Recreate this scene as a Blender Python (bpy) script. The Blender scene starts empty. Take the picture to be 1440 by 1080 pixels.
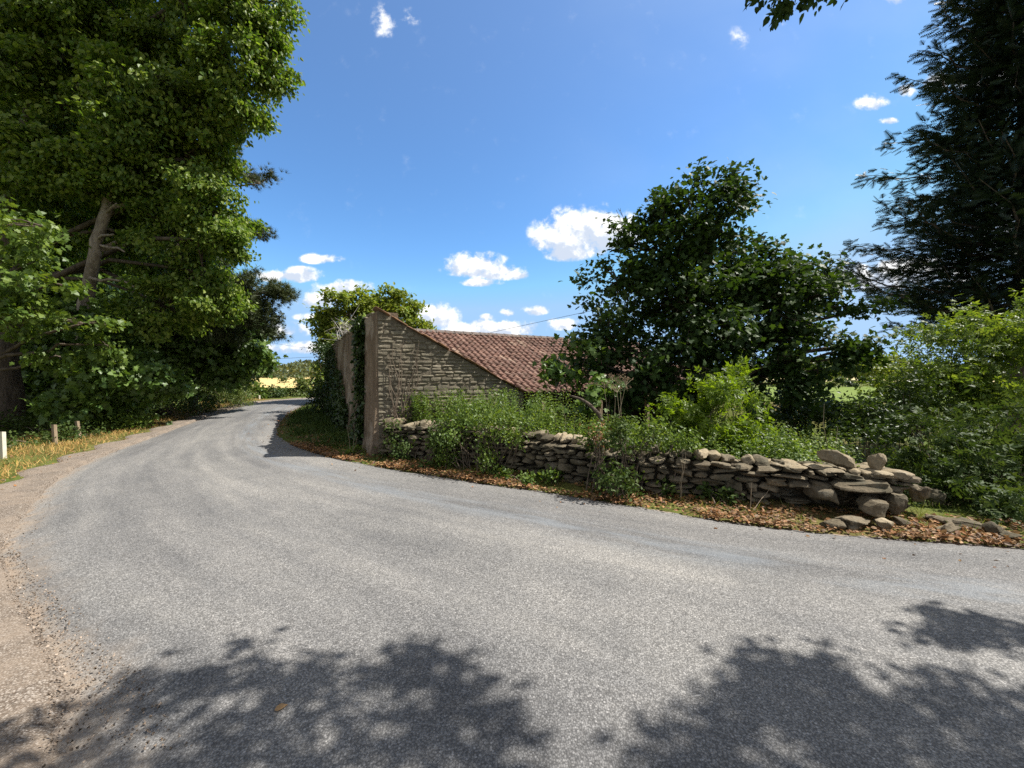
import bpy, math, random
import numpy as np
from mathutils import Vector

rng = np.random.default_rng(7)
random.seed(7)
sc = bpy.context.scene
COL = sc.collection
F = 545.0 / 1440.0          # focal length / frame width
EYE = 1.6
HOR = 522.0                 # height of the horizon in the 1440x1080 photograph
pitch = math.atan((540 - HOR) / 545.0)

def pix(px, py, Y):
    """point of the world at forward distance Y seen in direction (px, py)"""
    return np.array([(px - 720) / 545.0 * Y, Y, EYE + (HOR - py) / 545.0 * Y])

def gpix(px, py):
    Y = 545.0 * EYE / (py - HOR)
    return np.array([(px - 720) / 545.0 * Y, Y])

SUN_AZ = math.radians(84)      # from +Y towards +X
SUN_EL = math.radians(54)
SUNV = np.array([math.sin(SUN_AZ) * math.cos(SUN_EL), math.cos(SUN_AZ) * math.cos(SUN_EL), math.sin(SUN_EL)])

# ------------------------------------------------------------------ objects
def tag(o, label=None, cat=None, group=None, kind=None):
    if label: o['label'] = label
    if cat: o['category'] = cat
    if group: o['group'] = group
    if kind: o['kind'] = kind
    return o

def empty(name, loc, label, cat, group=None):
    o = bpy.data.objects.new(name, None)
    o.location = loc
    o.empty_display_size = 0.3
    COL.objects.link(o)
    return tag(o, label, cat, group)

def link(name, me, mat, parent=None):
    o = bpy.data.objects.new(name, me)
    if mat is not None and len(me.materials) == 0:
        me.materials.append(mat)
    COL.objects.link(o)
    if parent is not None:
        o.parent = parent
        o.location = -Vector(parent.location)
    return o

def mesh_arrays(name, V, loops, totals, smooth=False):
    me = bpy.data.meshes.new(name)
    V = np.ascontiguousarray(V, dtype=np.float32)
    me.vertices.add(len(V)); me.vertices.foreach_set('co', V.ravel())
    loops = np.asarray(loops, dtype=np.int32); totals = np.asarray(totals, dtype=np.int32)
    me.loops.add(len(loops)); me.loops.foreach_set('vertex_index', loops)
    me.polygons.add(len(totals))
    st = np.zeros(len(totals), dtype=np.int32); st[1:] = np.cumsum(totals)[:-1]
    me.polygons.foreach_set('loop_start', st)
    me.polygons.foreach_set('loop_total', totals)
    me.polygons.foreach_set('use_smooth', np.full(len(totals), smooth, dtype=bool))
    me.update(calc_edges=True)
    return me

def unit(a): return a / (np.linalg.norm(a, axis=-1, keepdims=True) + 1e-9)

class MB:
    """collects vertices and faces of one mesh"""
    def __init__(self): self.V = []; self.L = []; self.T = []; self.n = 0
    def add(self, V, faces):
        V = np.asarray(V, dtype=float)
        for f in faces:
            self.L.extend([i + self.n for i in f]); self.T.append(len(f))
        self.V.append(V); self.n += len(V)
    def tube(self, pts, rad, sides=6, cap=True):
        pts = np.asarray(pts, dtype=float); k = len(pts)
        rad = np.broadcast_to(np.asarray(rad, dtype=float), (k,))
        t = np.gradient(pts, axis=0); t /= np.linalg.norm(t, axis=1)[:, None] + 1e-9
        ref = np.array([0.31, 0.2, 0.93]) if abs(t[0][2]) < 0.8 else np.array([0.9, 0.3, 0.1])
        u = np.cross(t, ref); u /= np.linalg.norm(u, axis=1)[:, None] + 1e-9
        w = np.cross(t, u)
        a = np.arange(sides) * 2 * math.pi / sides
        V = pts[:, None, :] + rad[:, None, None] * (np.cos(a)[None, :, None] * u[:, None, :] + np.sin(a)[None, :, None] * w[:, None, :])
        fs = []
        for i in range(k - 1):
            for j in range(sides):
                j2 = (j + 1) % sides
                fs.append((i*sides + j, i*sides + j2, (i+1)*sides + j2, (i+1)*sides + j))
        if cap:
            fs.append(tuple(range(sides))[::-1]); fs.append(tuple((k-1)*sides + j for j in range(sides)))
        self.add(V.reshape(-1, 3), fs)
    def box(self, c, ax, ay, az):
        c, ax, ay, az = [np.asarray(v, dtype=float) for v in (c, ax, ay, az)]
        V = [c + i*ax + j*ay + k*az for k in (-1, 1) for j in (-1, 1) for i in (-1, 1)]
        self.add(V, [(0,2,3,1), (4,5,7,6), (0,1,5,4), (2,6,7,3), (0,4,6,2), (1,3,7,5)])
    def prism(self, ring, off):
        ring = np.asarray(ring, dtype=float); n = len(ring)
        V = np.vstack([ring, ring + np.asarray(off)])
        fs = [tuple(range(n))[::-1], tuple(range(n, 2*n))]
        fs += [(i, (i+1) % n, n + (i+1) % n, n + i) for i in range(n)]
        self.add(V, fs)
    def mesh(self, name, smooth=False):
        V = np.vstack(self.V) if self.V else np.zeros((0, 3))
        return mesh_arrays(name, V, self.L, self.T, smooth)

def sharp(me, deg=22):
    me.set_sharp_from_angle(angle=math.radians(deg)); return me

def build(mb, name, mat, parent=None, smooth=False):
    return link(name, mb.mesh(name, smooth), mat, parent)

# a rounded, roughened block: surface grid of a cube pulled towards a superellipsoid
def _cube_grid(n):
    idx = {}; V = []; Fc = []
    def vid(p):
        if p not in idx: idx[p] = len(V); V.append(p)
        return idx[p]
    for ax in range(3):
        for side in (0, n):
            for i in range(n):
                for j in range(n):
                    q = []
                    for (a, b) in ((i, j), (i+1, j), (i+1, j+1), (i, j+1)):
                        p = [0, 0, 0]; p[ax] = side; p[(ax+1) % 3] = a; p[(ax+2) % 3] = b
                        q.append(vid(tuple(p)))
                    Fc.append(tuple(q) if side else tuple(q[::-1]))
    return (np.array(V, dtype=float) / n * 2 - 1), Fc
CG3 = _cube_grid(4); CG4 = _cube_grid(7)

def rock(mb, c, half, axes=None, p=5.0, rough=0.10, grid=None, seed=None, cuts=None):
    r = np.random.default_rng(rng.integers(1 << 30) if seed is None else seed)
    V0, Fc = grid or CG4
    V = V0 / (np.sum(np.abs(V0) ** p, axis=1) ** (1 / p))[:, None]
    # low frequency lumps + chips
    for _ in range(4):
        k = r.normal(size=3) * 2.0; ph = r.uniform(0, 6.28)
        V = V * (1 + rough * 0.5 * np.sin(V @ k + ph))[:, None]
    for _ in range(int(5 + rough * 45) if cuts is None else cuts):          # chisel: cut corners off with random planes
        nn = unit(r.normal(size=3) * np.array([1, 1, 1.])); lim = np.max(V @ nn) * r.uniform(.66, .95)
        V = V - np.maximum(V @ nn - lim, 0)[:, None] * nn
    V = V + r.normal(size=V.shape) * rough * 0.10
    V = V * np.asarray(half)
    if axes is not None: V = V @ np.asarray(axes)
    mb.add(V + np.asarray(c), Fc)

def rot_axes(rx, ry, rz):
    from mathutils import Euler
    return np.array(Euler((rx, ry, rz)).to_matrix()).T

# ------------------------------------------------------------------ materials
def new_mat(name):
    m = bpy.data.materials.new(name); m.use_nodes = True
    nt = m.node_tree; nt.nodes.clear()
    out = nt.nodes.new('ShaderNodeOutputMaterial')
    return m, nt, out

def N(nt, typ, **kw):
    n = nt.nodes.new('ShaderNode' + typ)
    for k, v in kw.items(): setattr(n, k, v)
    return n

def put(nt, sock, v):
    if isinstance(v, bpy.types.NodeSocket): nt.links.new(v, sock)
    else: sock.default_value = v

def math_(nt, op, a, b=0.0, c=None, clamp=False):
    n = N(nt, 'Math', operation=op, use_clamp=clamp)
    put(nt, n.inputs[0], a); put(nt, n.inputs[1], b)
    if c is not None: put(nt, n.inputs[2], c)
    return n.outputs[0]

def mixc(nt, fac, a, b, blend='MIX'):
    n = N(nt, 'Mix', data_type='RGBA', blend_type=blend)
    put(nt, n.inputs[0], fac)
    put(nt, n.inputs[6], a if isinstance(a, bpy.types.NodeSocket) else (*a, 1)); put(nt, n.inputs[7], b if isinstance(b, bpy.types.NodeSocket) else (*b, 1))
    return n.outputs[2]

def ramp(nt, fac, stops, interp='LINEAR'):
    n = N(nt, 'ValToRGB'); put(nt, n.inputs[0], fac)
    cr = n.color_ramp; cr.interpolation = interp
    while len(cr.elements) < len(stops): cr.elements.new(0.5)
    for e, (p, c) in zip(cr.elements, stops):
        e.position = p; e.color = (*c, 1) if len(c) == 3 else c
    return n.outputs[0]

def sstep(nt, x, lo, hi):
    n = N(nt, 'MapRange', interpolation_type='SMOOTHSTEP')
    put(nt, n.inputs[0], x); n.inputs[1].default_value = lo; n.inputs[2].default_value = hi
    return n.outputs[0]

def noise(nt, vec, scale, detail=4, rough=0.55, dist=0.0):
    n = N(nt, 'TexNoise'); put(nt, n.inputs['Vector'], vec); n.inputs['Scale'].default_value = scale
    n.inputs['Detail'].default_value = detail; n.inputs['Roughness'].default_value = rough
    n.inputs['Distortion'].default_value = dist
    return n.outputs[0]

def pos(nt): return N(nt, 'NewGeometry').outputs['Position']

def surf(nt, out, col, rough=0.9, spec=0.2, bump=None, bs=0.5, bd=0.01):
    p = N(nt, 'BsdfPrincipled')
    put(nt, p.inputs['Base Color'], col if isinstance(col, bpy.types.NodeSocket) else (*col, 1))
    put(nt, p.inputs['Roughness'], rough); put(nt, p.inputs['Specular IOR Level'], spec)
    if bump is not None:
        b = N(nt, 'Bump'); b.inputs['Strength'].default_value = bs; b.inputs['Distance'].default_value = bd
        put(nt, b.inputs['Height'], bump); nt.links.new(b.outputs[0], p.inputs['Normal'])
    nt.links.new(p.outputs[0], out.inputs[0])
    return p

def leaf_mat(name, cols, trans=0.35, tint=(1.25, 1.2, 0.5), rough=0.45, spec=0.35):
    m, nt, out = new_mat(name)
    g = N(nt, 'NewGeometry')
    k = len(cols)
    col = ramp(nt, g.outputs['Random Per Island'], [(i / max(1, k - 1), c) for i, c in enumerate(cols)])
    big = noise(nt, g.outputs['Position'], 0.8, 2)
    col = mixc(nt, math_(nt, 'MULTIPLY', sstep(nt, big, 0.4, 0.7), 0.35), col, mixc(nt, 1.0, col, (1.5, 1.35, 0.9), 'MULTIPLY'))
    p = N(nt, 'BsdfPrincipled'); nt.links.new(col, p.inputs['Base Color'])
    p.inputs['Roughness'].default_value = rough; p.inputs['Specular IOR Level'].default_value = spec
    t = N(nt, 'BsdfTranslucent'); nt.links.new(mixc(nt, 1.0, col, tint, 'MULTIPLY'), t.inputs[0])
    mx = N(nt, 'MixShader'); mx.inputs[0].default_value = trans
    nt.links.new(p.outputs[0], mx.inputs[1]); nt.links.new(t.outputs[0], mx.inputs[2])
    nt.links.new(mx.outputs[0], out.inputs[0])
    return m

M = {}
M['lime'] = leaf_mat('lime_leaf', [(.060, .116, .019), (.128, .196, .030), (.225, .275, .050), (.088, .15, .024)], .46, (1.1, 1.25, .5))
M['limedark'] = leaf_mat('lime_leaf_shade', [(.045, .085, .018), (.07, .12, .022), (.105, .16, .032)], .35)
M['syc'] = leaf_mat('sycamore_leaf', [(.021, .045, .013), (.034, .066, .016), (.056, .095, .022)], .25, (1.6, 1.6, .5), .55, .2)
M['sycl'] = leaf_mat('sycamore_light_leaf', [(.060, .115, .026), (.09, .155, .034), (.13, .20, .045)], .33, rough=.4, spec=.4)
M['yellowtree'] = leaf_mat('chestnut_leaf', [(.16, .225, .045), (.25, .29, .055), (.13, .215, .045)], .4)
M['pine'] = leaf_mat('pine_needle', [(.036, .056, .020), (.052, .072, .024), (.075, .088, .030)], .12, rough=.5)
M['cypress'] = leaf_mat('cypress_spray', [(.013, .028, .017), (.018, .035, .019), (.028, .045, .022)], .10, rough=.55, spec=.2)
M['bush'] = leaf_mat('bush_leaf', [(.07, .125, .024), (.105, .17, .03), (.16, .225, .045)], .42)
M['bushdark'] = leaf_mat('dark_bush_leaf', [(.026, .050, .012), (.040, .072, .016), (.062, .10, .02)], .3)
M['bright'] = leaf_mat('bright_shrub_leaf', [(.095, .16, .014), (.13, .20, .02), (.17, .24, .03)], .5, (1.3, 1.3, .4))
M['bright2'] = leaf_mat('elder_leaf', [(.08, .14, .022), (.125, .19, .028), (.19, .25, .045)], .45)
M['nettle'] = leaf_mat('weed_leaf', [(.085, .15, .028), (.125, .20, .036), (.19, .25, .06)], .45)
M['ivy'] = leaf_mat('ivy_leaf', [(.018, .038, .010), (.03, .058, .012), (.05, .085, .02)], .2, rough=.35, spec=.5)
M['bramble'] = leaf_mat('bramble_leaf', [(.035, .065, .016), (.055, .09, .02), (.085, .12, .035)], .3, spec=.18, rough=.55)
M['hedge'] = leaf_mat('hedge_leaf', [(.07, .11, .025), (.10, .14, .035), (.13, .17, .05)], .35)
M['straw'] = leaf_mat('dry_grass_blade', [(.42, .27, .09), (.55, .37, .13), (.36, .22, .08), (.5, .36, .15)], .25, (1, 1, .9), .7, .2)
M['grass'] = leaf_mat('green_grass_blade', [(.08, .13, .02), (.13, .18, .03), (.2, .21, .05)], .35)
M['litter'] = leaf_mat('dead_leaf', [(.22, .10, .04), (.33, .16, .06), (.13, .065, .03), (.40, .25, .12), (.085, .048, .028), (.19, .12, .062)], .2, (1, 1, .9), .6, .3)
M['farwood'] = leaf_mat('far_leaf', [(.055, .08, .035), (.08, .10, .04), (.105, .125, .05)], .2)
M['deadstem'] = None

def simple(name, c1, c2, scale=8, rough=.9, bs=.4, bd=.01, spec=.2, stretch=None, detail=6):
    m, nt, out = new_mat(name)
    v = N(nt, 'TexCoord').outputs['Object']
    if stretch:
        mp = N(nt, 'Mapping'); mp.inputs['Scale'].default_value = stretch; nt.links.new(v, mp.inputs[0]); v = mp.outputs[0]
    f = noise(nt, v, scale, detail, .65)
    col = ramp(nt, f, [(.30, c1), (.70, c2)])
    surf(nt, out, col, rough, spec, f, bs, bd)
    return m
M['bark'] = simple('dark_bark', (.045, .034, .026), (.16, .125, .095), 5, bs=.9, bd=.05, stretch=(2.2, 2.2, .45))
M['pinebark'] = simple('pale_pine_bark', (.13, .10, .075), (.38, .32, .26), 6, bs=.8, bd=.04, stretch=(2, 2, .6))
M['twig'] = simple('twig_bark', (.07, .05, .035), (.2, .16, .12), 12)
M['deadstem'] = simple('dead_stem', (.20, .155, .10), (.38, .31, .22), 10)
M['deadgrey'] = simple('dead_twig', (.30, .28, .25), (.55, .52, .47), 10)
M['post'] = simple('weathered_post_wood', (.16, .12, .075), (.36, .28, .19), 7, bs=.6, stretch=(4, 4, .5))
M['whitepost'] = simple('pale_post_paint', (.50, .46, .36), (.66, .62, .52), 9)
M['iron'] = simple('dark_iron', (.02, .018, .016), (.05, .04, .035), 30, rough=.6)
M['darkwood'] = simple('dark_timber', (.016, .012, .010), (.05, .036, .028), 9, stretch=(3, 3, .5))
M['cable'] = simple('black_cable', (.02, .02, .02), (.04, .04, .04), 4)

# stone: colour varies per stone, lichen and dirt in world space
def stone_mat(name, cols, dirt=(.05, .045, .035), lich=(.42, .40, .34), lf=.35, df=.5):
    m, nt, out = new_mat(name)
    g = N(nt, 'NewGeometry'); P = g.outputs['Position']
    col = ramp(nt, g.outputs['Random Per Island'], [(i / (len(cols) - 1), c) for i, c in enumerate(cols)])
    n1 = noise(nt, P, 9, 6, .65); n2 = noise(nt, P, 34, 5, .7); n3 = noise(nt, P, 2.3, 4, .6)
    col = mixc(nt, math_(nt, 'MULTIPLY', sstep(nt, n1, .52, .68), lf), col, lich)
    col = mixc(nt, math_(nt, 'MULTIPLY', sstep(nt, n3, .45, .65), df), col, dirt)
    col = mixc(nt, .7, col, ramp(nt, n2, [(.25, (.45, .45, .45)), (.7, (1.35, 1.35, 1.35))]), 'MULTIPLY')
    h = math_(nt, 'ADD', math_(nt, 'MULTIPLY', n1, 1.0), math_(nt, 'MULTIPLY', n2, .5))
    surf(nt, out, col, .93, .15, h, .8, .02)
    return m
M['wallstone'] = stone_mat('field_wall_stone', [(.125, .102, .068), (.175, .143, .097), (.095, .078, .054), (.21, .175, .12), (.145, .12, .083)], (.034, .035, .022), (.27, .26, .21), .28, .6)
M['topstone'] = stone_mat('pale_coping_stone', [(.30, .245, .165), (.25, .20, .13), (.35, .29, .20), (.21, .17, .115)], (.12, .10, .065), (.42, .38, .30), .4, .45)
M['barnstone'] = stone_mat('barn_wall_stone', [(.19, .165, .12), (.235, .205, .15), (.15, .13, .095), (.265, .235, .175), (.21, .18, .125)], (.095, .088, .062), (.33, .305, .25), .35, .5)
M['mortar'] = simple('lime_mortar', (.095, .08, .058), (.20, .17, .125), 14, bs=.7, bd=.02)
M['core'] = simple('earth_packed_core', (.035, .028, .018), (.085, .066, .042), 14, bs=.7, bd=.02)

# ------------------------------------------------------------------ leaf templates (x side, y along, z normal)
def T(v, f): return np.array(v, dtype=float), f
OVAL = T([(0,0,0), (.30,.38,.07), (0,1,-.06), (-.30,.38,.07)], [(0,1,2), (0,2,3)])
OVAL6 = T([(0,0,0), (.27,.2,.05), (.30,.55,.06), (0,1,-.08), (-.30,.55,.06), (-.27,.2,.05)], [(0,1,2,3), (0,3,4,5)])
LOBED = T([(0,0,0), (.34,-.05,.03), (.28,.16,.03), (.56,.40,.02), (.26,.46,.02), (.24,.70,-.02), (0,1.0,-.10), (-.24,.70,-.02), (-.26,.46,.02), (-.56,.40,.02), (-.28,.16,.03), (-.34,-.05,.03)],
          [(0,1,2,3,4,5,6,7,8,9,10,11)])
def _compound():
    V = []; Fc = []
    for (x, y, a, s) in ((0, .45, 0, .55), (0, .40, 1.05, .48), (0, .40, -1.05, .48), (0, .12, 1.15, .42), (0, .12, -1.15, .42)):
        ca, sa = math.cos(a), math.sin(a); b = len(V)
        for (u, v, w) in ((0,0,0), (.26,.4,.05), (0,1,-.08), (-.26,.4,.05)):
            V.append((x + s*(u*ca + v*sa), y + s*(-u*sa + v*ca), s*w))
        Fc += [(b, b+1, b+2), (b, b+2, b+3)]
    return T(V, Fc)
COMP = _compound()
def _tuft(n=12):
    r = np.random.default_rng(3); V = []; Fc = []
    for i in range(n):
        a = i * 2.4; sp = .25 + .75 * (i / n)
        d = np.array([math.cos(a) * sp, .9 - .5 * sp * r.uniform(.4, 1), math.sin(a) * sp]); d /= np.linalg.norm(d)
        s = np.cross(d, r.normal(size=3)); s /= np.linalg.norm(s); b = len(V)
        V += [tuple(s * .035), tuple(-s * .035), tuple(d * r.uniform(.7, 1))]; Fc.append((b, b+1, b+2))
    return T(V, Fc)
TUFT = _tuft(14)
def _spray():
    V = [(-.05, 0, 0), (.05, 0, 0), (0, 1, -.12)]; Fc = [(0, 1, 2)]
    for i, t in enumerate((.08, .2, .33, .46, .58, .7, .82)):
        for s in (-1, 1):
            b = len(V); L = .46 * (1 - t * .72)
            V += [(0, t, -.1*t*t), (0, t + .10, -.1*t*t), (s * L * .75, t + L * .75, -.06)]; Fc.append((b, b+1, b+2))
    return T(V, Fc)
SPRAY = _spray()
BLADE = T([(-.03,0,0), (.03,0,0), (.022,.55,.06), (-.022,.55,.06), (0,1,.3)], [(0,1,2,3), (3,2,4)])

def leaves(name, tpl, C, A, Nn, S):
    TV, TF = tpl; C = np.asarray(C); n = len(C); k = len(TV)
    A = unit(A); Nn = unit(Nn - np.sum(Nn * A, axis=1, keepdims=True) * A); B = np.cross(A, Nn)
    S = np.broadcast_to(np.asarray(S, dtype=float), (n,))[:, None, None]
    V = C[:, None, :] + S * (TV[None, :, 0, None] * B[:, None, :] + TV[None, :, 1, None] * A[:, None, :] + TV[None, :, 2, None] * Nn[:, None, :])
    fl = np.concatenate([np.array(f) for f in TF]); ft = np.array([len(f) for f in TF])
    loops = (fl[None, :] + (np.arange(n) * k)[:, None]).ravel()
    return mesh_arrays(name, V.reshape(-1, 3), loops, np.tile(ft, n))

# ------------------------------------------------------------------ ground plan
Redge = np.array([(40, 34), (8, 26), (-3, 23), (-8, 21.6), (-9.9, 19.6), (-9.3, 16.8), (-8.1, 13.8), (-6.0, 9.9), (-3.55, 7.4), (-.85, 5.81), (.74, 5.04), (2.48, 4.09), (3.6, 3.75), (4.68, 3.54), (7, 3.0), (12, 2.2), (40, 0)], float)
Ledge = np.array([(40, 38), (7, 30.5), (-4, 27), (-10, 25), (-13, 21), (-12.3, 17.5), (-11.2, 14.6), (-9.2, 10.2), (-7.3, 6.4), (-5.0, 3.8), (-3.75, 2.83), (-2.45, 2.05), (-1.7, 1.4), (0, .3), (3, -1.6), (11, -2.8), (39, -5)], float)

def catmull(P, m):
    P = np.asarray(P, float); Q = np.vstack([2*P[0] - P[1], P, 2*P[-1] - P[-2]]); out = []
    for i in range(1, len(Q) - 2):
        for t in np.arange(m) / m:
            p0, p1, p2, p3 = Q[i-1], Q[i], Q[i+1], Q[i+2]
            out.append(.5 * ((2*p1) + (-p0+p2)*t + (2*p0-5*p1+4*p2-p3)*t*t + (-p0+3*p1-3*p2+p3)*t**3))
    out.append(P[-1]); return np.array(out)
RC = catmull(Redge, 24); LC = catmull(Ledge, 24)

WALL = np.array([(-2.42, 7.12), (-1.6, 6.86), (-.23, 6.18), (.8, 5.50), (1.66, 5.06), (2.78, 4.60), (3.69, 4.28), (4.28, 4.16)], float)
WC = catmull(WALL, 10)
WLINE = np.vstack([WC, [(5.5, 4.1), (9, 3.7), (14, 3.2), (40, 1.2)]])

def inside(P, poly):
    x, y = P[:, 0], P[:, 1]; r = np.zeros(len(P), bool); j = len(poly) - 1
    for i in range(len(poly)):
        xi, yi = poly[i]; xj, yj = poly[j]
        c = ((yi > y) != (yj > y)) & (x < (xj - xi) * (y - yi) / (yj - yi + 1e-12) + xi)
        r ^= c; j = i
    return r

def pdist(P, line):
    d = np.full(len(P), 1e9)
    for a, b in zip(line[:-1], line[1:]):
        ab = b - a; t = np.clip(((P - a) @ ab) / (ab @ ab), 0, 1)
        d = np.minimum(d, np.linalg.norm(P - a - t[:, None] * ab, axis=1))
    return d
def ss(x, a, b):
    t = np.clip((x - a) / (b - a), 0, 1); return t * t * (3 - 2 * t)

ROADPOLY = np.vstack([RC, LC[::-1]])
dA = np.array([-.506, .862]); dB = np.array([.862, .506])
COR = np.array([-2.5, 7.25])
YARD = np.vstack([WLINE, [(40, 19), (8, 19), (2, 22), (-4.5, 21), COR + dA * 8.5, COR + dA * .3]])
def gz(P):
    P = np.atleast_2d(np.asarray(P, float))[:, :2]
    rd = inside(P, ROADPOLY)
    sub = (np.abs(P[:, 0]) < 60) & (P[:, 1] < 60)
    d = np.full(len(P), 50.0)
    if sub.any(): d[sub] = np.minimum(pdist(P[sub], RC[::4]), pdist(P[sub], LC[::4]))
    z = .035 * np.sin(P[:, 0]*1.7 + .5) * np.sin(P[:, 1]*1.3) + .02 * np.sin(P[:, 0]*4.1) * np.sin(P[:, 1]*3.7 + 1)
    z = z * ss(d, .2, 1.5) + .05 * ss(d, .1, .8) - .012
    z = np.where(rd, -.05, z)
    # the yard behind the wall lies lower than the lane
    yd = inside(P, YARD); dw = np.full(len(P), 0.0)
    if (yd & sub).any(): dw[yd & sub] = pdist(P[yd & sub], np.vstack([YARD, YARD[:1]]))
    z = z - np.where(yd, 1.15 * ss(dw, .2, 2.6), 0)
    return z

def axis_grid(lo, hi, mid0, mid1, fine, grow=1.22):
    a = list(np.arange(mid0, mid1 + 1e-6, fine)); s = fine
    while a[-1] < hi: s *= grow; a.append(a[-1] + s)
    s = fine; b = []
    x = mid0
    while x > lo: s *= grow; x -= s; b.append(x)
    return np.array(b[::-1] + a)
gx = axis_grid(-900, 900, -15, 14, .16); gy = axis_grid(-300, 1500, -3, 20, .16)
X, Y = np.meshgrid(gx, gy); GP = np.column_stack([X.ravel(), Y.ravel()])
GV = np.column_stack([GP, gz(GP)])
nx, ny = len(gx), len(gy)
I = (np.arange(ny - 1)[:, None] * nx + np.arange(nx - 1)[None, :]).ravel()
quad = np.column_stack([I, I + 1, I + nx + 1, I + nx])

def ground_mat():
    m, nt, out = new_mat('soil_and_grass'); P = pos(nt)
    n1 = noise(nt, P, .35, 5, .6); n2 = noise(nt, P, 6, 6, .7); n3 = noise(nt, P, 45, 3, .7)
    col = ramp(nt, n1, [(.35, (.14, .115, .05)), (.48, (.11, .12, .035)), (.62, (.075, .11, .025))])
    col = mixc(nt, .8, col, ramp(nt, n2, [(.25, (.5, .45, .4)), (.75, (1.4, 1.35, 1.2))]), 'MULTIPLY')
    col = mixc(nt, .6, col, ramp(nt, n3, [(.25, (.5, .5, .5)), (.75, (1.5, 1.5, 1.5))]), 'MULTIPLY')
    surf(nt, out, col, .97, .1, math_(nt, 'ADD', n2, n3), .7, .03)
    return m
g = link('ground', mesh_arrays('ground', GV, quad.ravel(), np.full(len(quad), 4), True), ground_mat())
tag(g, 'brown soil and rough grass either side of the lane', 'ground', kind='structure')

# road ribbon with a slight camber, u along, v across
def road_mat():
    m, nt, out = new_mat('worn_chip_seal'); P = pos(nt)
    uv = N(nt, 'UVMap', uv_map='road').outputs[0]
    sep = N(nt, 'SeparateXYZ'); nt.links.new(uv, sep.inputs[0]); u, v = sep.outputs[0], sep.outputs[1]
    vor = N(nt, 'TexVoronoi'); nt.links.new(P, vor.inputs['Vector']); vor.inputs['Scale'].default_value = 115
    sepc = N(nt, 'SeparateColor'); nt.links.new(vor.outputs['Color'], sepc.inputs[0])
    chip = ramp(nt, sepc.outputs[0], [(0, (.128, .124, .118)), (.35, (.186, .181, .173)), (.7, (.235, .229, .219)), (.95, (.28, .272, .26)), (1, (.39, .378, .36))])
    gap = sstep(nt, vor.outputs['Distance'], .42, .70)
    col = mixc(nt, math_(nt, 'MULTIPLY', gap, .6), chip, (.055, .054, .053))
    # long wear: tracks along the lane
    cmb = N(nt, 'CombineXYZ'); nt.links.new(math_(nt, 'MULTIPLY', u, .22), cmb.inputs[0]); nt.links.new(math_(nt, 'MULTIPLY', v, 5.5), cmb.inputs[1])
    trk = noise(nt, cmb.outputs[0], 1.6, 4, .6, .3)
    col = mixc(nt, .75, col, ramp(nt, trk, [(.30, (.70, .71, .73)), (.48, (1, 1, 1)), (.68, (1.30, 1.28, 1.25))]), 'MULTIPLY')
    blot = noise(nt, P, 1.3, 5, .65)
    col = mixc(nt, .6, col, ramp(nt, blot, [(.32, (.80, .81, .83)), (.5, (1, 1, 1)), (.7, (1.16, 1.15, 1.13))]), 'MULTIPLY')
    wav = noise(nt, cmb.outputs[0], .55, 5, .62, .6)
    col = mixc(nt, .8, col, ramp(nt, wav, [(.36, (.80, .80, .81)), (.5, (1, 1, 1)), (.64, (1.20, 1.19, 1.16))]), 'MULTIPLY')
    tar = noise(nt, P, 2.6, 7, .7, .4)
    col = mixc(nt, math_(nt, 'MULTIPLY', sstep(nt, tar, .60, .70), math_(nt, 'MULTIPLY', sstep(nt, trk, .45, .55), .35)), col, (.10, .10, .103))
    band = math_(nt, 'SUBTRACT', 1.0, math_(nt, 'ABSOLUTE', math_(nt, 'MULTIPLY', math_(nt, 'SUBTRACT', v, .27), 12.0)), clamp=True)
    band = math_(nt, 'MULTIPLY', band, sstep(nt, noise(nt, cmb.outputs[0], 4, 3), .40, .62))
    col = mixc(nt, 1.0, col, (.90, .90, .905), 'MULTIPLY')
    col = mixc(nt, math_(nt, 'MULTIPLY', band, .45), col, (.20, .225, .25))
    # sandy dust at the edges
    e = math_(nt, 'MULTIPLY', math_(nt, 'ABSOLUTE', math_(nt, 'SUBTRACT', v, .5)), 2.0)
    dust = sstep(nt, math_(nt, 'ADD', e, math_(nt, 'MULTIPLY', math_(nt, 'SUBTRACT', noise(nt, P, 3.5, 5, .65), .5), .28)), .95, 1.03)
    col = mixc(nt, math_(nt, 'MULTIPLY', dust, .75), col, mixc(nt, sepc.outputs[1], (.24, .16, .10), (.36, .28, .205)))
    le = sstep(nt, math_(nt, 'ADD', v, math_(nt, 'MULTIPLY', math_(nt, 'SUBTRACT', noise(nt, P, 2.2, 5, .65), .5), .22)), .92, 1.03)
    col = mixc(nt, math_(nt, 'MULTIPLY', le, .6), col, mixc(nt, sepc.outputs[1], (.24, .18, .125), (.32, .275, .225)))
    h = math_(nt, 'SUBTRACT', 1.0, vor.outputs['Distance'])
    surf(nt, out, col, .82, .3, h, .6, .005)
    return m
nc = 14; rv = []; ruv = []
L_ = np.concatenate([[0], np.cumsum(np.linalg.norm(np.diff((RC + LC) / 2, axis=0), axis=1))])
ej = rng.normal(size=(len(RC), 2)) * .025
for i, (r, l) in enumerate(zip(RC, LC)):
    w = np.linalg.norm(l - r)
    for j in range(nc + 1):
        t = j / nc
        tt = t + (ej[i, 0] / w if j == 0 else 0) + (ej[i, 1] / w if j == nc else 0)
        p = r + (l - r) * tt
        z = .002 + .05 * (1 - (2*t - 1) ** 2) * ss(np.array(w), 2, 4)
        if j in (0, nc): z = -.03
        rv.append((p[0], p[1], z)); ruv.append((L_[i], t))
I = (np.arange(len(RC) - 1)[:, None] * (nc + 1) + np.arange(nc)[None, :]).ravel()
q = np.column_stack([I, I + 1, I + nc + 2, I + nc + 1])[:, ::-1]
me = mesh_arrays('road', np.array(rv), q.ravel(), np.full(len(q), 4), True)
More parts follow.
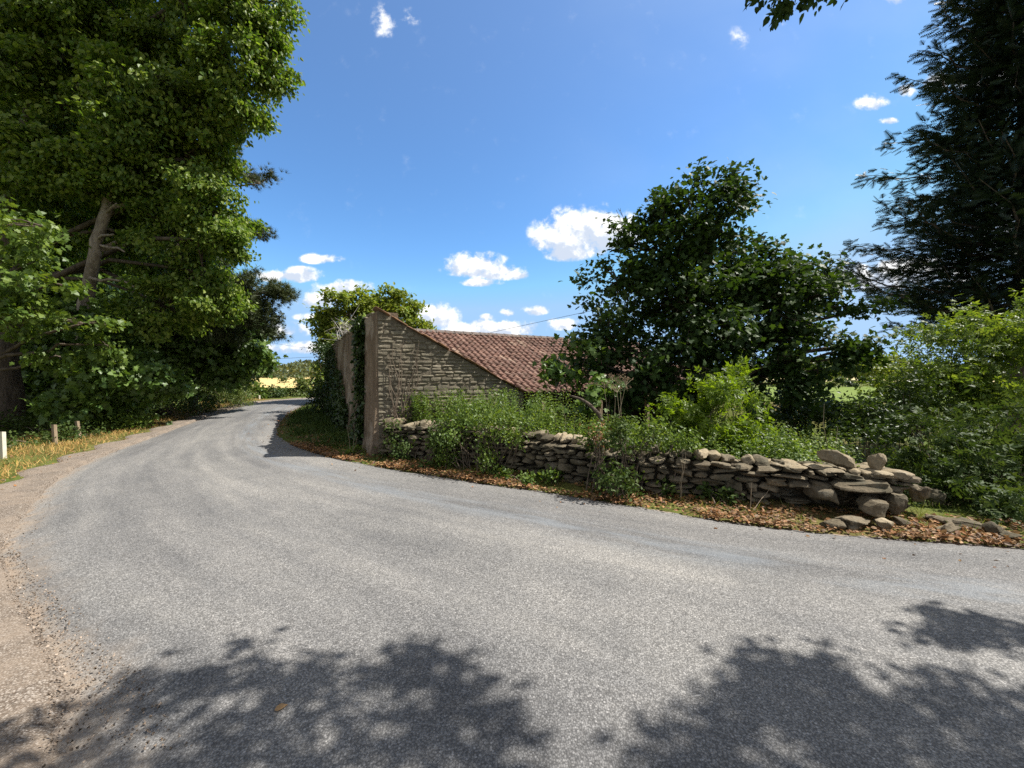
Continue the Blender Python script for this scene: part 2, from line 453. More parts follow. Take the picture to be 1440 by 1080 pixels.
uvl = me.uv_layers.new(name='road'); ruv = np.array(ruv, dtype=np.float32)
li = np.zeros(len(me.loops), dtype=np.int32); me.loops.foreach_get('vertex_index', li)
uvl.data.foreach_set('uv', ruv[li].ravel())
tag(link('road', me, road_mat()), 'grey worn country lane bending left between the trees and the barn', 'road', kind='structure')

# gravel strip on the outer side
def gravel_mat():
    m, nt, out = new_mat('pinkish_gravel'); P = pos(nt)
    vor = N(nt, 'TexVoronoi'); nt.links.new(P, vor.inputs['Vector']); vor.inputs['Scale'].default_value = 105
    sepc = N(nt, 'SeparateColor'); nt.links.new(vor.outputs['Color'], sepc.inputs[0])
    col = ramp(nt, sepc.outputs[0], [(0, (.115, .096, .078)), (.35, (.19, .16, .13)), (.7, (.265, .225, .185)), (1, (.38, .335, .29))])
    col = mixc(nt, math_(nt, 'MULTIPLY', sstep(nt, vor.outputs['Distance'], .4, .7), .8), col, (.085, .06, .042))
    b = noise(nt, P, 2.2, 5, .65)
    col = mixc(nt, math_(nt, 'MULTIPLY', sstep(nt, b, .42, .62), .55), col, (.27, .215, .165))
    surf(nt, out, col, .92, .2, math_(nt, 'SUBTRACT', 1.0, vor.outputs['Distance']), .8, .008)
    return m
gl = LC[24*3:24*14+1]; tng = np.gradient(gl, axis=0); tng = unit(tng); nrm = np.column_stack([tng[:, 1], -tng[:, 0]])
if (nrm[len(nrm)//2] @ (RC[24*8] - LC[24*8])) > 0: nrm = -nrm
wid = np.interp(np.arange(len(gl)), [0, 24*4, 24*5.5, 24*7, 24*8, 24*9.5, 24*11], [.35, .4, .5, 1.1, 2.4, 2.6, 2.2])
GR = []
ns = 10
for i in range(len(gl)):
    for j in range(ns + 1):
        t = (j / ns) ** 1.7; p = gl[i] + nrm[i] * (-.06 + t * (wid[i] + .06 + .12 * math.sin(i * .9) * t))
        GR.append((p[0], p[1], 0))
GR = np.array(GR); GR[:, 2] = gz(GR) + .035
edge = np.tile(np.arange(ns + 1), len(gl)); rdm = inside(GR[:, :2], ROADPOLY)
GR[:, 2] = np.where(rdm, -.03, GR[:, 2]); GR[edge == ns, 2] -= .04
I = (np.arange(len(gl) - 1)[:, None] * (ns + 1) + np.arange(ns)[None, :]).ravel()
q = np.column_stack([I, I + 1, I + ns + 2, I + ns + 1])
tag(link('gravel_verge', mesh_arrays('gravel_verge', GR, q.ravel(), np.full(len(q), 4), True), gravel_mat()),
    'sandy pink gravel verge along the outer edge of the lane', 'verge', kind='structure')
GRAVPOLY = np.vstack([gl, (gl + nrm * wid[:, None])[::-1]])
GV[:, 2] -= .09 * inside(GV[:, :2], np.vstack([gl - nrm * .3, (gl + nrm * (wid[:, None] - .14))[::-1]])) * (GV[:, 2] > -.045)
g.data.vertices.foreach_set('co', GV.astype(np.float32).ravel()); g.data.update()

def field(name, poly, z, c1, c2, label, sc_=.6):
    mb = MB(); pp_ = np.array(poly, float); cc_ = pp_.mean(0); oo_ = cc_ + (pp_ - cc_) * (1 + 1.2 / np.linalg.norm(pp_ - cc_, axis=1))[:, None]; n_ = len(pp_)
    mb.add([(x, y, z) for x, y in pp_] + [(x, y, -.12) for x, y in oo_], [tuple(range(n_))] + [(n_ + i, n_ + (i+1) % n_, (i+1) % n_, i) for i in range(n_)])
    m, nt, out = new_mat(name); P = pos(nt); n1 = noise(nt, P, sc_, 6, .7); n2 = noise(nt, P, 9, 3, .7)
    col = mixc(nt, .5, ramp(nt, n1, [(.3, c1), (.7, c2)]), ramp(nt, n2, [(.25, (.6, .6, .6)), (.75, (1.35, 1.35, 1.35))]), 'MULTIPLY')
    surf(nt, out, col, .95, .1, n2, .6, .05)
    tag(build(mb, name, m), label, 'field', kind='structure')
field('stubble_field', [(-80, 40), (-4, 36), (20, 110), (-260, 120)], .10, (.46, .34, .13), (.62, .48, .22), 'golden stubble field beyond the hedges at the bend')
field('pasture', [(8, 20), (46, 18), (60, 36), (8, 38)], .12, (.115, .165, .035), (.165, .21, .05), 'bright green pasture behind the yard')
field('far_stubble_field', [(20, 62), (140, 50), (330, 200), (30, 220)], .16, (.45, .38, .20), (.58, .50, .29), 'pale far field beyond the pasture hedge')

# ------------------------------------------------------------------ scatter helpers
def sample_poly(poly, n):
    poly = np.asarray(poly, float); lo, hi = poly.min(0), poly.max(0); out = []; c = 0
    for _ in range(400):
        p = rng.uniform(lo, hi, size=(n * 2, 2)); p = p[inside(p, poly)]
        out.append(p); c += len(p)
        if c >= n: break
    return np.vstack(out)[:n]

def strip(line, n, d0, d1, power=1.0):
    """random points at distance d0..d1 to the left of a polyline (positive = left of travel)"""
    line = np.asarray(line, float); seg = np.diff(line, axis=0); ln = np.linalg.norm(seg, axis=1)
    k = rng.choice(len(seg), size=n, p=ln / ln.sum()); t = rng.random(n)[:, None]
    p = line[k] + seg[k] * t; tn = seg[k] / ln[k][:, None]; nn = np.column_stack([-tn[:, 1], tn[:, 0]])
    return p + nn * (d0 + (d1 - d0) * rng.random(n) ** power)[:, None]

def blades(name, P, h, mat, label, cat, lean=.35, tpl=BLADE, wide=1.0, z=None):
    n = len(P); C = np.column_stack([P, (gz(P) if z is None else z)])
    A = np.column_stack([rng.normal(size=(n, 2)) * lean, np.ones(n)])
    Nn = np.column_stack([rng.normal(size=(n, 2)), np.full(n, .15)])
    S = h * rng.uniform(.5, 1.2, n)
    me = leaves(name, (tpl[0] * np.array([wide, 1, 1]), tpl[1]), C, A, Nn, S)
    return tag(link(name, me, mat), label, cat, kind='stuff')

def blob_clusters(blobs, dens, shell=.55, m=7, slen=.42, boughs=0, core=(.72, .8), rise=-.15):
    """blobs: (px, py, Y, rx, ry[, depth]) in photograph units -> cluster points along sprays, outward directions"""
    Ps, Os, Bs, Cs, todo = [], [], [], [], []
    for b in blobs:
        px, py, Yd, rx, ry = b[:5]; c = pix(px, py, Yd); s = Yd / 545.0
        R = np.array([rx * s, (b[5] if len(b) > 5 else .5 * (rx + ry) * s), ry * s])
        if boughs and R.mean() > .45:
            par = len(todo); todo.append((c, R * core[0], core[1], -1))
            for k in range(boughs):
                d = unit(rng.normal(size=3) * np.array([1, 1, .9])); f = rng.uniform(.34, .56)
                todo.append((c + d * R * (1.02 - f * .7), R.mean() * f * np.array([1, 1, .6]), 1.5, par))
        else: todo.append((c, R, 1.0, -1))
    for c, R, dm, par in todo:
        n = max(2, int(dens * dm / m * 3.1 * (R[0] * R[2] + R[0] * R[1] + R[1] * R[2]) / 1.5))
        d = unit(rng.normal(size=(n, 3))); rad = (1 - rng.random(n) ** 1.7 * shell) * .84
        lump = 1 + .20 * np.sin(d @ np.array([4.1, 2.3, 3.7]) + c[0] * 9) + .15 * np.sin(d @ np.array([-5.3, 7.1, 6.2]) + c[2] * 9)
        st = c + d * R * (rad * lump)[:, None]
        ln = min(slen * float(np.mean(R)), .95) * rng.uniform(.5, 1.25, n)
        e = unit(d + rng.normal(size=(n, 3)) * .45 + np.array([0, 0, rise]))
        t = (np.arange(m) + .5) / m
        q = st[:, None, :] + e[:, None, :] * (ln[:, None] * (t - .35)[None, :])[:, :, None] + rng.normal(size=(n, m, 3)) * (.18 * ln)[:, None, None] * (1.1 - .6 * t)[None, :, None]
        q[:, :, 2] -= .22 * ln[:, None] * t[None, :] ** 2
        Ps.append(q.reshape(-1, 3)); Os.append(np.repeat(e, m, axis=0)); Bs.append(np.full(n * m, len(Cs))); Cs.append((c, R, par))
    return np.vstack(Ps), np.vstack(Os), np.concatenate(Bs), Cs

def foliage(name, clusters, outs, k, tpl, size, mat, parent=None, spread=.22, droop=.4, upbias=.9, flat=.6, jitter=.6, outb=.35):
    n = len(clusters)
    k = np.broadcast_to(np.asarray(k), (n,)); kk = np.maximum(1, (k * rng.uniform(.5, 1.5, n) + .5).astype(int)); idx = np.repeat(np.arange(n), kk); m = len(idx)
    spread = np.broadcast_to(np.asarray(spread, float), (n,))[idx][:, None]; size = np.broadcast_to(np.asarray(size, float), (n,))[idx]
    off = rng.normal(size=(m, 3)) * spread; off[:, 2] *= flat
    C = clusters[idx] + off + outs[idx] * rng.uniform(-.5, 1, (m, 1)) * spread
    A = outs[idx] * .8 + rng.normal(size=(m, 3)) * jitter + np.array([0, 0, -droop])
    Nn = np.array([0, 0, upbias]) + outs[idx] * outb + rng.normal(size=(m, 3)) * .5
    me = leaves(name, tpl, C, A, Nn, size * rng.uniform(.6, 1.25, m))
    return link(name, me, mat, parent)

def curve3(a, b, sag, k=5, wob=.06):
    a, b = np.asarray(a, float), np.asarray(b, float); t = np.linspace(0, 1, k)[:, None]
    p = a + (b - a) * t; L = np.linalg.norm(b - a)
    p[:, 2] += sag * L * np.sin(t[:, 0] * math.pi)
    p[1:-1] += rng.normal(size=(k - 2, 3)) * wob * L * .5
    return p

def tree(name, label, cat, trunk, trad, blobs, leafmat, tpl, size, dens, k, group=None, bark='bark', limbs=True,
         spread=.22, droop=.4, upbias=.9, shell=.55, twigfrac=.35, flat=.6, extra=None, sides=10, boughs=0, core=(.72, .8), rise=-.15, outb=.35):
    trunk = np.asarray(trunk, float); base = trunk[0].copy()
    root = empty(name, base, label, cat, group)
    mb = MB()
    fine = catmull(trunk, 5); tr = np.interp(np.linspace(0, 1, len(fine)), np.linspace(0, 1, len(trad)), trad)
    fine = fine + np.column_stack([rng.normal(size=(len(fine), 2)) * tr[:, None] * .15, np.zeros(len(fine))])
    mb.tube(fine, tr, sides)
    P, O, B, Cs = blob_clusters(blobs, dens, shell, boughs=boughs, core=core, rise=rise)
    if limbs:
        for bi, (c, R, par) in enumerate(Cs):
            # leave the trunk below the clump
            zt = min(max(c[2] - .5 * np.linalg.norm((c - fine[-1])[:2]), fine[0][2] + .25 * (fine[-1][2] - fine[0][2])), fine[-1][2])
            j = int(np.argmin(np.abs(fine[:, 2] - zt)))
            a = fine[j]; r0 = min(tr[j] * .45, .02 * np.linalg.norm(c - a) ** .8 + .012)
            if par >= 0: a = Cs[par][0]; r0 = min(.03, r0 * .3)
            mb.tube(curve3(a, c, .08, 6), np.linspace(r0, r0 * .35, 6), 6)
            ids = np.nonzero(B == bi)[0]; ids = ids[rng.random(len(ids)) < twigfrac]
            for q in ids[:(30 if boughs else 90)]:
                st = c + (P[q] - c) * rng.uniform(.0, .25)
                mb.tube(curve3(st, P[q], .04, 4), np.linspace(r0 * .32, .006, 4), 4, cap=False)
    if extra: extra(mb)
    build(mb, 'trunk', M[bark], root, True)
    foliage('crown', P, O, k, tpl, size, M[leafmat], root, spread, droop, upbias, flat, outb=outb)
    return root

def at0(px, Y, X=None):
    x = (px - 720) / 545.0 * Y if X is None else X
    return np.array([x, Y, float(gz([(x, Y)])[0]) - .05])

def bush(name, label, cat, blobs, leafmat, tpl, size, dens, k, group=None, spread=.14, droop=.2, upbias=.8, stems=7, shell=.7, root_at=None, jitter=.7):
    P, O, B, Cs = blob_clusters(blobs, dens, shell)
    gzv = gz(P[:, :2]); P[:, 2] = np.maximum(P[:, 2], gzv + .04)
    c0 = np.mean([c for c, R, par in Cs], axis=0)
    b = at0(0, c0[1], c0[0]) if root_at is None else np.asarray(root_at, float)
    root = empty(name, b, label, cat, group)
    mb = MB()
    for bi, (c, R, par) in enumerate(Cs):
        bb = np.array([c[0]*.6 + b[0]*.4, c[1]*.6 + b[1]*.4, 0]); bb[2] = float(gz([bb[:2]])[0]) - .05
        mb.tube(np.linspace(np.array(b) - [0, 0, .02], bb, 4), [.02]*4, 4)
        for s in range(stems):
            q = P[rng.choice(np.nonzero(B == bi)[0])]
            st = np.array([b[0] * .4 + c[0] * .6, b[1] * .4 + c[1] * .6, 0.0]) + np.append(rng.normal(size=2) * .08, 0)
            st[2] = float(gz([st[:2]])[0]) - .03
            mb.tube(curve3(st, q, .10, 5), np.linspace(.009, .003, 5), 5, cap=False)
    build(mb, 'stems', M['twig'], root, True)
    foliage('leaves', P, O, k, tpl, size, M[leafmat], root, spread, droop, upbias * .75, .8, jitter, outb=.6)
    return root

# ================================================================== BARN
def v3(p, z): return np.array([p[0], p[1], z])
nB = np.array([dB[1], -dB[0]])           # outwards, towards the lane
ZT, SL, LB = 2.73, .509, 3.20            # apex height, fall per metre, length of the end wall
barn = empty('stone_barn', v3(COR, 0), 'old stone barn with red pantile roof at the bend of the lane', 'barn')

def frame_pts(o, a, b, pts): return [np.array([o[0] + a[0]*s + b[0]*t, o[1] + a[1]*s + b[1]*t, z]) for s, t, z in pts]
# end wall: backing + individual stones
mb = MB()
ring = frame_pts(COR, dB, dA, [(0, .0, -1.4), (LB, .0, -1.4), (LB, .0, ZT - SL*LB), (0, .0, ZT)])
mb.prism(ring, np.append(dA * .36, 0))
ew = build(mb, 'end_wall', M['mortar'], barn)
mb = MB(); z = -.25
ax = np.array([[dB[0], dB[1], 0], [-nB[0], -nB[1], 0], [0, 0, 1.0]])
while z < ZT:
    h = rng.uniform(.045, .10); s = -.01
    while s < LB - .04:
        l = rng.uniform(.09, .32); e = min(s + l, LB)
        if e - s > .06:
            zz = z + rng.normal() * .006
            hh = h * rng.uniform(.72, 1.06)
            lim = ZT - SL * (s + e) / 2 - .04
            if zz + hh > lim: hh = lim - zz
            if hh > .03 and rng.random() > .03:
                c = v3(COR + dB * (s + e) / 2 + nB * rng.uniform(-.042, -.030), zz + hh / 2)
                a2 = rot_axes(rng.normal()*.02, rng.normal()*.03, rng.normal()*.05) @ ax
                rock(mb, c, ((e - s) / 2 - .006, .055, hh / 2 - .006), a2, 14, .07, CG3, cuts=3)
        s = e + rng.uniform(.004, .02)
    z += h + rng.uniform(.004, .016)
so = link('wall_stones', sharp(mb.mesh('wall_stones', True)), M['barnstone'], barn)

# long wall beside the lane, patched render, slightly battered foot
def render_mat():
    m, nt, out = new_mat('stained_render'); P = pos(nt)
    mp = N(nt, 'Mapping'); mp.inputs['Scale'].default_value = (1.6, 1.6, .5); nt.links.new(P, mp.inputs[0])
    n1 = noise(nt, mp.outputs[0], 2.2, 6, .65); n2 = noise(nt, P, 16, 6, .7); n3 = noise(nt, P, .9, 4, .6)
    col = ramp(nt, n1, [(.3, (.12, .088, .06)), (.5, (.20, .15, .105)), (.7, (.28, .22, .16))])
    col = mixc(nt, math_(nt, 'MULTIPLY', sstep(nt, n3, .52, .6), .6), col, (.40, .34, .27))
    col = mixc(nt, .7, col, ramp(nt, n2, [(.25, (.5, .5, .5)), (.7, (1.3, 1.3, 1.3))]), 'MULTIPLY')
    surf(nt, out, col, .95, .1, math_(nt, 'ADD', n1, n2), .9, .03)
    return m
LA = 8.5
mb = MB(); nk = 24; V = []; fs = []
for i in range(nk + 1):
    t = .012 + (LA - .012) * i / nk; top = ZT - .033 * t - (.0 if i % 3 else .02)
    w = rng.normal() * .012
    for (s, zz) in ((-.22, -.3), (-.10, .35), (-.05 + w, 1.1), (-.03 + w, top), (.38, top), (.38, -.9)):
        V.append(v3(COR + dA * t + dB * s, zz))
for i in range(nk):
    for j in range(6):
        a, b = i*6 + j, i*6 + (j+1) % 6
        fs.append((a, b, b + 6, a + 6))
fs.append(tuple(range(6))[::-1]); fs.append(tuple(nk*6 + j for j in range(6)))
mb.add(V, fs); build(mb, 'roadside_wall', render_mat(), barn)
# flat stone coping along it
mb = MB()
t = .3
while t < LA - .2:
    l = rng.uniform(.35, .7)
    c = v3(COR + dA * (t + l/2) + dB * .07, ZT - .033 * (t + l/2) + .02)
    rock(mb, c, (l/2 - .006, .14, .025), rot_axes(rng.normal()*.02, rng.normal()*.02, 0) @ np.array([[*dA, 0], [-dA[1], dA[0], 0], [0, 0, 1.]]), 7, .06, CG3)
    t += l
link('wall_coping', sharp(mb.mesh('wall_coping', True)), M['barnstone'], barn)

def tile_mat():
    m, nt, out = new_mat('clay_pantile'); g = N(nt, 'NewGeometry'); P = g.outputs['Position']
    col = ramp(nt, g.outputs['Random Per Island'], [(0, (.13, .072, .05)), (.4, (.195, .102, .074)), (.75, (.265, .15, .11)), (.93, (.20, .115, .09)), (1, (.36, .25, .18))])
    n1 = noise(nt, P, 7, 6, .7); n2 = noise(nt, P, 1.2, 4, .6); n3 = noise(nt, P, 40, 4, .7)
    col = mixc(nt, math_(nt, 'MULTIPLY', sstep(nt, n1, .55, .68), .5), col, (.44, .36, .26))
    col = mixc(nt, math_(nt, 'MULTIPLY', sstep(nt, n2, .45, .62), .45), col, (.14, .075, .055))
    col = mixc(nt, .5, col, ramp(nt, n3, [(.25, (.6, .6, .6)), (.7, (1.3, 1.3, 1.3))]), 'MULTIPLY')
    surf(nt, out, col, .72, .35, n3, .4, .01)
    return m
M['tile'] = tile_mat()
def tile_roof(origin, r, up, slope_tan, a0, a1, w, name, gauge=.232, pitchw=.205, clip=None):
    """pantiles: r along the eave, up = horizontal uphill direction"""
    al = math.atan(slope_tan); d = np.array([up[0]*math.cos(al), up[1]*math.cos(al), math.sin(al)])
    r3 = np.array([r[0], r[1], 0]); nn = np.cross(r3, d); nn = nn if nn[2] > 0 else -nn
    L = w / math.cos(al); rows = int(L / gauge) + 1; mb = MB(); k = 9
    prof = np.array([math.sin((i / (k-1)) * 2 * math.pi) for i in range(k)]) * .034
    fs = [(i, i+1, k+i+1, k+i) for i in range(k-1)] + [(2*k+i, 2*k+i+1, i+1, i) for i in range(k-1)]
    for j in range(rows):
        b0 = j * gauge; b1 = min(b0 + gauge + .05, L)
        a = a0
        while a < a1:
            if clip is None or clip(origin + r3 * a + d * b0):
                jt = rng.normal(size=3) * np.array([.006, .010, .006]); sag = .016*math.sin(a*1.1 + .6) * math.sin(b0*.9) + .011*math.sin(a*2.7 + b0); jt[0] += sag; jt[2] += sag
                lo = [origin + r3*(a + pitchw*1.04*i/(k-1)) + d*(b0 + jt[1]) + nn*(prof[i] + .055 + jt[0]) for i in range(k)]
                hi = [origin + r3*(a + pitchw*1.04*i/(k-1)) + d*(b1 + jt[1]) + nn*(prof[i] + .018 + jt[2]) for i in range(k)]
                lip = [p - nn * .034 for p in lo]
                mb.add(lo + hi + lip, fs)
            a += pitchw
    return link(name, mb.mesh(name, True), M['tile'], barn), d, nn, L
rW = np.array([.85, .53]) / math.hypot(.85, .53); uW = np.array([-rW[1], rW[0]])
E0 = pix(724, 554, 10.2); WRUN, WT = 3.72, .51
A0, A1 = -1.77, 9.0
tile_roof(E0, rW, uW, WT, A0, A1, WRUN, 'tiled_roof')
# far slope, ridge tiles
R0 = E0 + np.append(uW * WRUN, WRUN * WT)
mb = MB(); r3 = np.append(rW, 0)
mb.prism([R0 + r3*A0 - [0,0,.03], R0 + r3*A1 - [0,0,.03], R0 + r3*A1 + np.append(uW*3.7, -1.9) - [0,0,.03], R0 + r3*A0 + np.append(uW*3.7, -1.9) - [0,0,.03]], (0, 0, -.06))
build(mb, 'rear_roof_slope', M['tile'], barn)
mb = MB(); a = A0
while a < A1:
    p0 = R0 + r3*a - [0,0,.02]; p1 = R0 + r3*(a + .34) - [0,0,.02]
    Vv = []
    for p, rr in ((p0, .145), (p1, .13)):
        for q in range(7):
            an = math.pi * q / 6; Vv.append(p + np.append(uW * math.cos(an) * rr, math.sin(an) * rr * .75 + rng.normal() * .002))
    mb.add(Vv, [(q, q+1, 8+q, 7+q) for q in range(6)] + [tuple(range(7))]); a += .33
link('ridge_tiles', mb.mesh('ridge_tiles', True), simple('ridge_clay', (.06, .05, .045), (.19, .155, .135), 8), barn)
# lean-to roof behind the end wall, its verge tiles along the sloping wall top
LO = v3(COR + dB * (LB + .02) + dA * .02, ZT - SL * (LB + .02) + .0)
mb = MB()
q = lambda s, t, dz=0: v3(COR + dB*s + dA*t, ZT - SL*s + dz)
mb.prism([q(.4, .4, -.06), q(LB + .1, .4, -.06), q(LB + .1, 1.6, -.06), q(.4, 1.6, -.06)], (0, 0, -.05))
mb.prism([q(.4, 1.6, -.063), q(1.7, 1.6, -.063), q(1.7, LA, -.063), q(.4, LA, -.063)], (0, 0, -.05))
build(mb, 'lean_to_roof', M['tile'], barn)
mb = MB(); s = -.05; al = math.atan(SL)
while s < LB + .05:
    l = .30; c = q(s + l/2, .12, .03)
    axv = np.array([[dB[0]*math.cos(al), dB[1]*math.cos(al), -math.sin(al)], [*dA, 0], [dB[0]*math.sin(al), dB[1]*math.sin(al), math.cos(al)]])
    rock(mb, c, (l/2 + .02, .21, .018), rot_axes(rng.normal()*.03, .05 + rng.normal()*.02, rng.normal()*.02) @ axv, 9, .03, CG3); s += l
vt = simple('lichened_verge_clay', (.06, .04, .028), (.26, .14, .07), 7)
link('verge_tiles', mb.mesh('verge_tiles', True), vt, barn)
# open front under the eave
mb = MB(); e3 = np.append(-uW, 0)
mb.box(E0 + r3*(A0+A1)/2 + [0,0,-.09] - e3*.10, r3*(A1-A0)/2, e3*.03, np.array([0,0,.07]))
build(mb, 'eave_beam', M['darkwood'], barn)
mb = MB(); mb.box(E0 + r3*(A0+A1)/2 + [0,0,-1.0] + np.append(uW*2.8, 0), r3*(A1-A0)/2, e3*.12, np.array([0,0,1.2])); build(mb, 'back_wall', M['darkwood'], barn)
for a in (1.0, 3.2, 5.4, 7.6):
    mb = MB(); mb.box(E0 + r3*a + [0,0,-1.17] - e3*.12, r3*.06, e3*.06, np.array([0,0,1.02])); build(mb, 'post', M['post'], barn)
mb = MB()
g0 = E0 + r3*(A1 - .1)
mb.prism([g0 + [0,0,-2.2], g0 + [0,0,-.08], R0 + r3*(A1-.1) - [0,0,.10], g0 + np.append(uW*7.4, -.08), g0 + np.append(uW*7.4, -2.2)], r3 * -.35)
build(mb, 'far_gable', M['mortar'], barn)

# ================================================================== FIELD WALL
wall = empty('dry_stone_wall', v3(WALL[3], 0), 'low tumbledown dry stone wall along the lane in front of the yard', 'wall')
Wf = catmull(WALL, 40); wl = np.concatenate([[0], np.cumsum(np.linalg.norm(np.diff(Wf, axis=0), axis=1))]); WLEN = wl[-1]
def wat(s):
    p = np.array([np.interp(s, wl, Wf[:, 0]), np.interp(s, wl, Wf[:, 1])]); s2 = min(s + .05, WLEN); s1 = max(s2 - .1, 0)
    t = unit(np.array([np.interp(s2, wl, Wf[:, 0]) - np.interp(s1, wl, Wf[:, 0]), np.interp(s2, wl, Wf[:, 1]) - np.interp(s1, wl, Wf[:, 1])]))
    return p, t, np.array([-t[1], t[0]])        # point, along, inwards (to the yard)
def wtop(x): return float(np.interp(x, [-2.75, -1.5, -.2, .8, 1.7, 2.8, 3.3, 4.3], [.60, .60, .58, .56, .50, .46, .47, .45]))
def wax(s, tilt=.0):
    p, t, n = wat(s)
    return rot_axes(rng.normal()*.06 + tilt, rng.normal()*.06, rng.normal()*.10) @ np.array([[t[0], t[1], 0], [n[0], n[1], 0], [0, 0, 1.]])
mb = MB(); core = MB()
S = np.linspace(0, WLEN, 60)
for depth, base in ((.09, 0), (.36, 1)):
    z = -.10; c = 0
    while z < .6:
        h = rng.uniform(.05, .105); s = rng.uniform(-.1, .05)
        while s < WLEN:
            l = rng.uniform(.09, .27) if rng.random() > .12 else rng.uniform(.25, .40); sm = s + l/2
            p, t, n = wat(min(max(sm, 0), WLEN)); top = wtop(p[0]); hollow = base == 0 and 3.05 < p[0] < 3.95 and z < .22
            if z + h*.6 < top and not (hollow and rng.random() < .75):
                dd = depth + rng.normal() * .018 + (.08 if 3.0 < p[0] and z < .2 and base == 0 else 0)
                rock(mb, v3(p + n*dd, z + h/2 + rng.normal()*.008), (l/2 - .008, rng.uniform(.10, .13), h/2 - .004), wax(min(max(sm, 0), WLEN)), rng.uniform(5, 11), .2)
            s += l + rng.uniform(.0, .02)
        z += h
link('wall_stones', sharp(mb.mesh('wall_stones', True)), M['wallstone'], wall)
V = []; fs = []
for s in S:
    p, t, n = wat(s); tp = wtop(p[0]) - .03; d0 = .14 if p[0] < 3.0 else .26
    for dd, zz in ((d0, -.3), (d0, tp), (.33, tp), (.33, -1.0)): V.append(v3(p + n*dd, zz))
for i in range(len(S) - 1):
    for j in range(4): fs.append((i*4 + j, i*4 + (j+1) % 4, (i+1)*4 + (j+1) % 4, (i+1)*4 + j))
fs += [(3, 2, 1, 0), tuple((len(S)-1)*4 + j for j in range(4))]
core.add(V, fs); build(core, 'rubble_core', M['core'], wall)
# upright coping stones, each a part
s = .05
while s < WLEN - 1.15:
    p, t, n = wat(s); l = rng.uniform(.035, .085); hh = rng.uniform(.035, .08)
    if rng.random() > .12:
        m_ = MB(); rock(m_, v3(p + n*(.22 + rng.normal()*.03), wtop(p[0]) + hh*.72), (l, rng.uniform(.13, .2), hh), wax(s, rng.normal()*.1), rng.uniform(2.6, 4.5), .2)
        link('coping_stone', sharp(m_.mesh('coping_stone', True)), M['topstone'] if rng.random() > .6 else M['wallstone'], wall)
    s += l * 2 * rng.uniform(.9, 1.15)
# flat top slabs of the right hand end
s = WLEN - 1.2
while s < WLEN - .05:
    p, t, n = wat(s); l = rng.uniform(.05, .11)
    for dd in (.08, .30):
        m_ = MB(); rock(m_, v3(p + n*(dd + rng.normal()*.03), wtop(p[0]) + rng.uniform(.0, .03)), (l, rng.uniform(.09, .13), rng.uniform(.018, .04)), wax(s), 4, .16)
        link('cap_slab', sharp(m_.mesh('cap_slab', True)), M['topstone'], wall)
    s += l * 1.9

# loose stones, each one a thing
def stone(loc, half, rot, label, mat='wallstone', p=5, rough=.3, cat='stone', name='loose_stone', group=None):
    mb = MB(); rock(mb, (0, 0, 0), half, None, p, rough)
    o = link(name, sharp(mb.mesh(name, True)), M[mat]); o.location = loc; o.rotation_euler = rot
    return tag(o, label, cat, group)
pz = lambda px, py, Y: tuple(pix(px, py, Y))
stone(pz(1183, 647, 4.42), (.15, .08, .075), (.1, .45, -.3), 'pale wedge shaped stone tilted on top of the wall near its broken end', 'topstone', 2.6)
stone(pz(1241, 648, 4.30), (.075, .075, .09), (.2, .1, .5), 'pale round lump of stone on top of the wall at its broken right end', 'topstone', 2.8)
stone(pz(1212, 682, 4.24), (.26, .15, .05), (0, -.03, -.12), 'long dark slab overhanging the hollow at the broken end of the wall', 'wallstone', 9, .2)
stone(pz(1160, 694, 4.32), (.13, .14, .07), (0, .05, -.2), 'big squared block in the wall face left of the overhanging slab', 'wallstone', 9, .2)
stone(pz(1230, 714, 4.06), (.11, .10, .085), (0, .1, .2), 'squarish block lying under the overhanging slab at the wall foot', 'wallstone', 7, .22)
stone(pz(1204, 737, 3.95), (.13, .10, .05), (.05, .1, .3), 'dark flat stone lying in the leaves left of the squarish block', 'wallstone', 4)
stone(pz(1262, 708, 4.12), (.11, .10, .09), (.2, .3, .4), 'rough boulder right of the squarish block under the slab', 'wallstone', 3)
stone(pz(1298, 696, 4.25), (.07, .09, .12), (.3, -.5, .2), 'leaning stone at the collapsed end below the bramble', 'wallstone', 3.2)
stone(pz(1362, 740, 3.95), (.20, .12, .05), (.0, .12, -.15), 'large flat slab fallen on the verge at the right edge of the rubble', 'wallstone', 4.5)
stone(pz(1318, 700, 4.55), (.11, .10, .09), (.2, .2, .6), 'mossy boulder half hidden by the bramble right of the wall', 'wallstone', 3.2)
stone(pz(1290, 752, 3.80), (.085, .07, .02), (0, .05, .3), 'thin pale flake of stone in the orange leaves at the road edge', 'topstone', 4)
rub = [(1276, 728, 3.98), (1322, 716, 4.1), (1250, 742, 3.9), (1405, 752, 3.75), (1178, 745, 3.92), (1340, 750, 3.8), (1425, 760, 3.66), (1163, 752, 3.85), (1310, 735, 3.95), (1140, 742, 3.98), (1386, 760, 3.68), (1115, 736, 4.06), (1232, 752, 3.82)]
for i, (px, py, Y) in enumerate(rub[:7]):
    P_ = pix(px, py, Y); h = rng.uniform(.025, .06)
    stone((P_[0], P_[1], .01 + h*.6), (rng.uniform(.05, .10), rng.uniform(.04, .08), h), tuple(rng.normal(size=3)*.3), 'small rubble stone fallen from the broken wall end onto the verge', 'topstone' if rng.random() < .2 else 'wallstone', 5, .22, group='small rubble stones below the broken wall end')

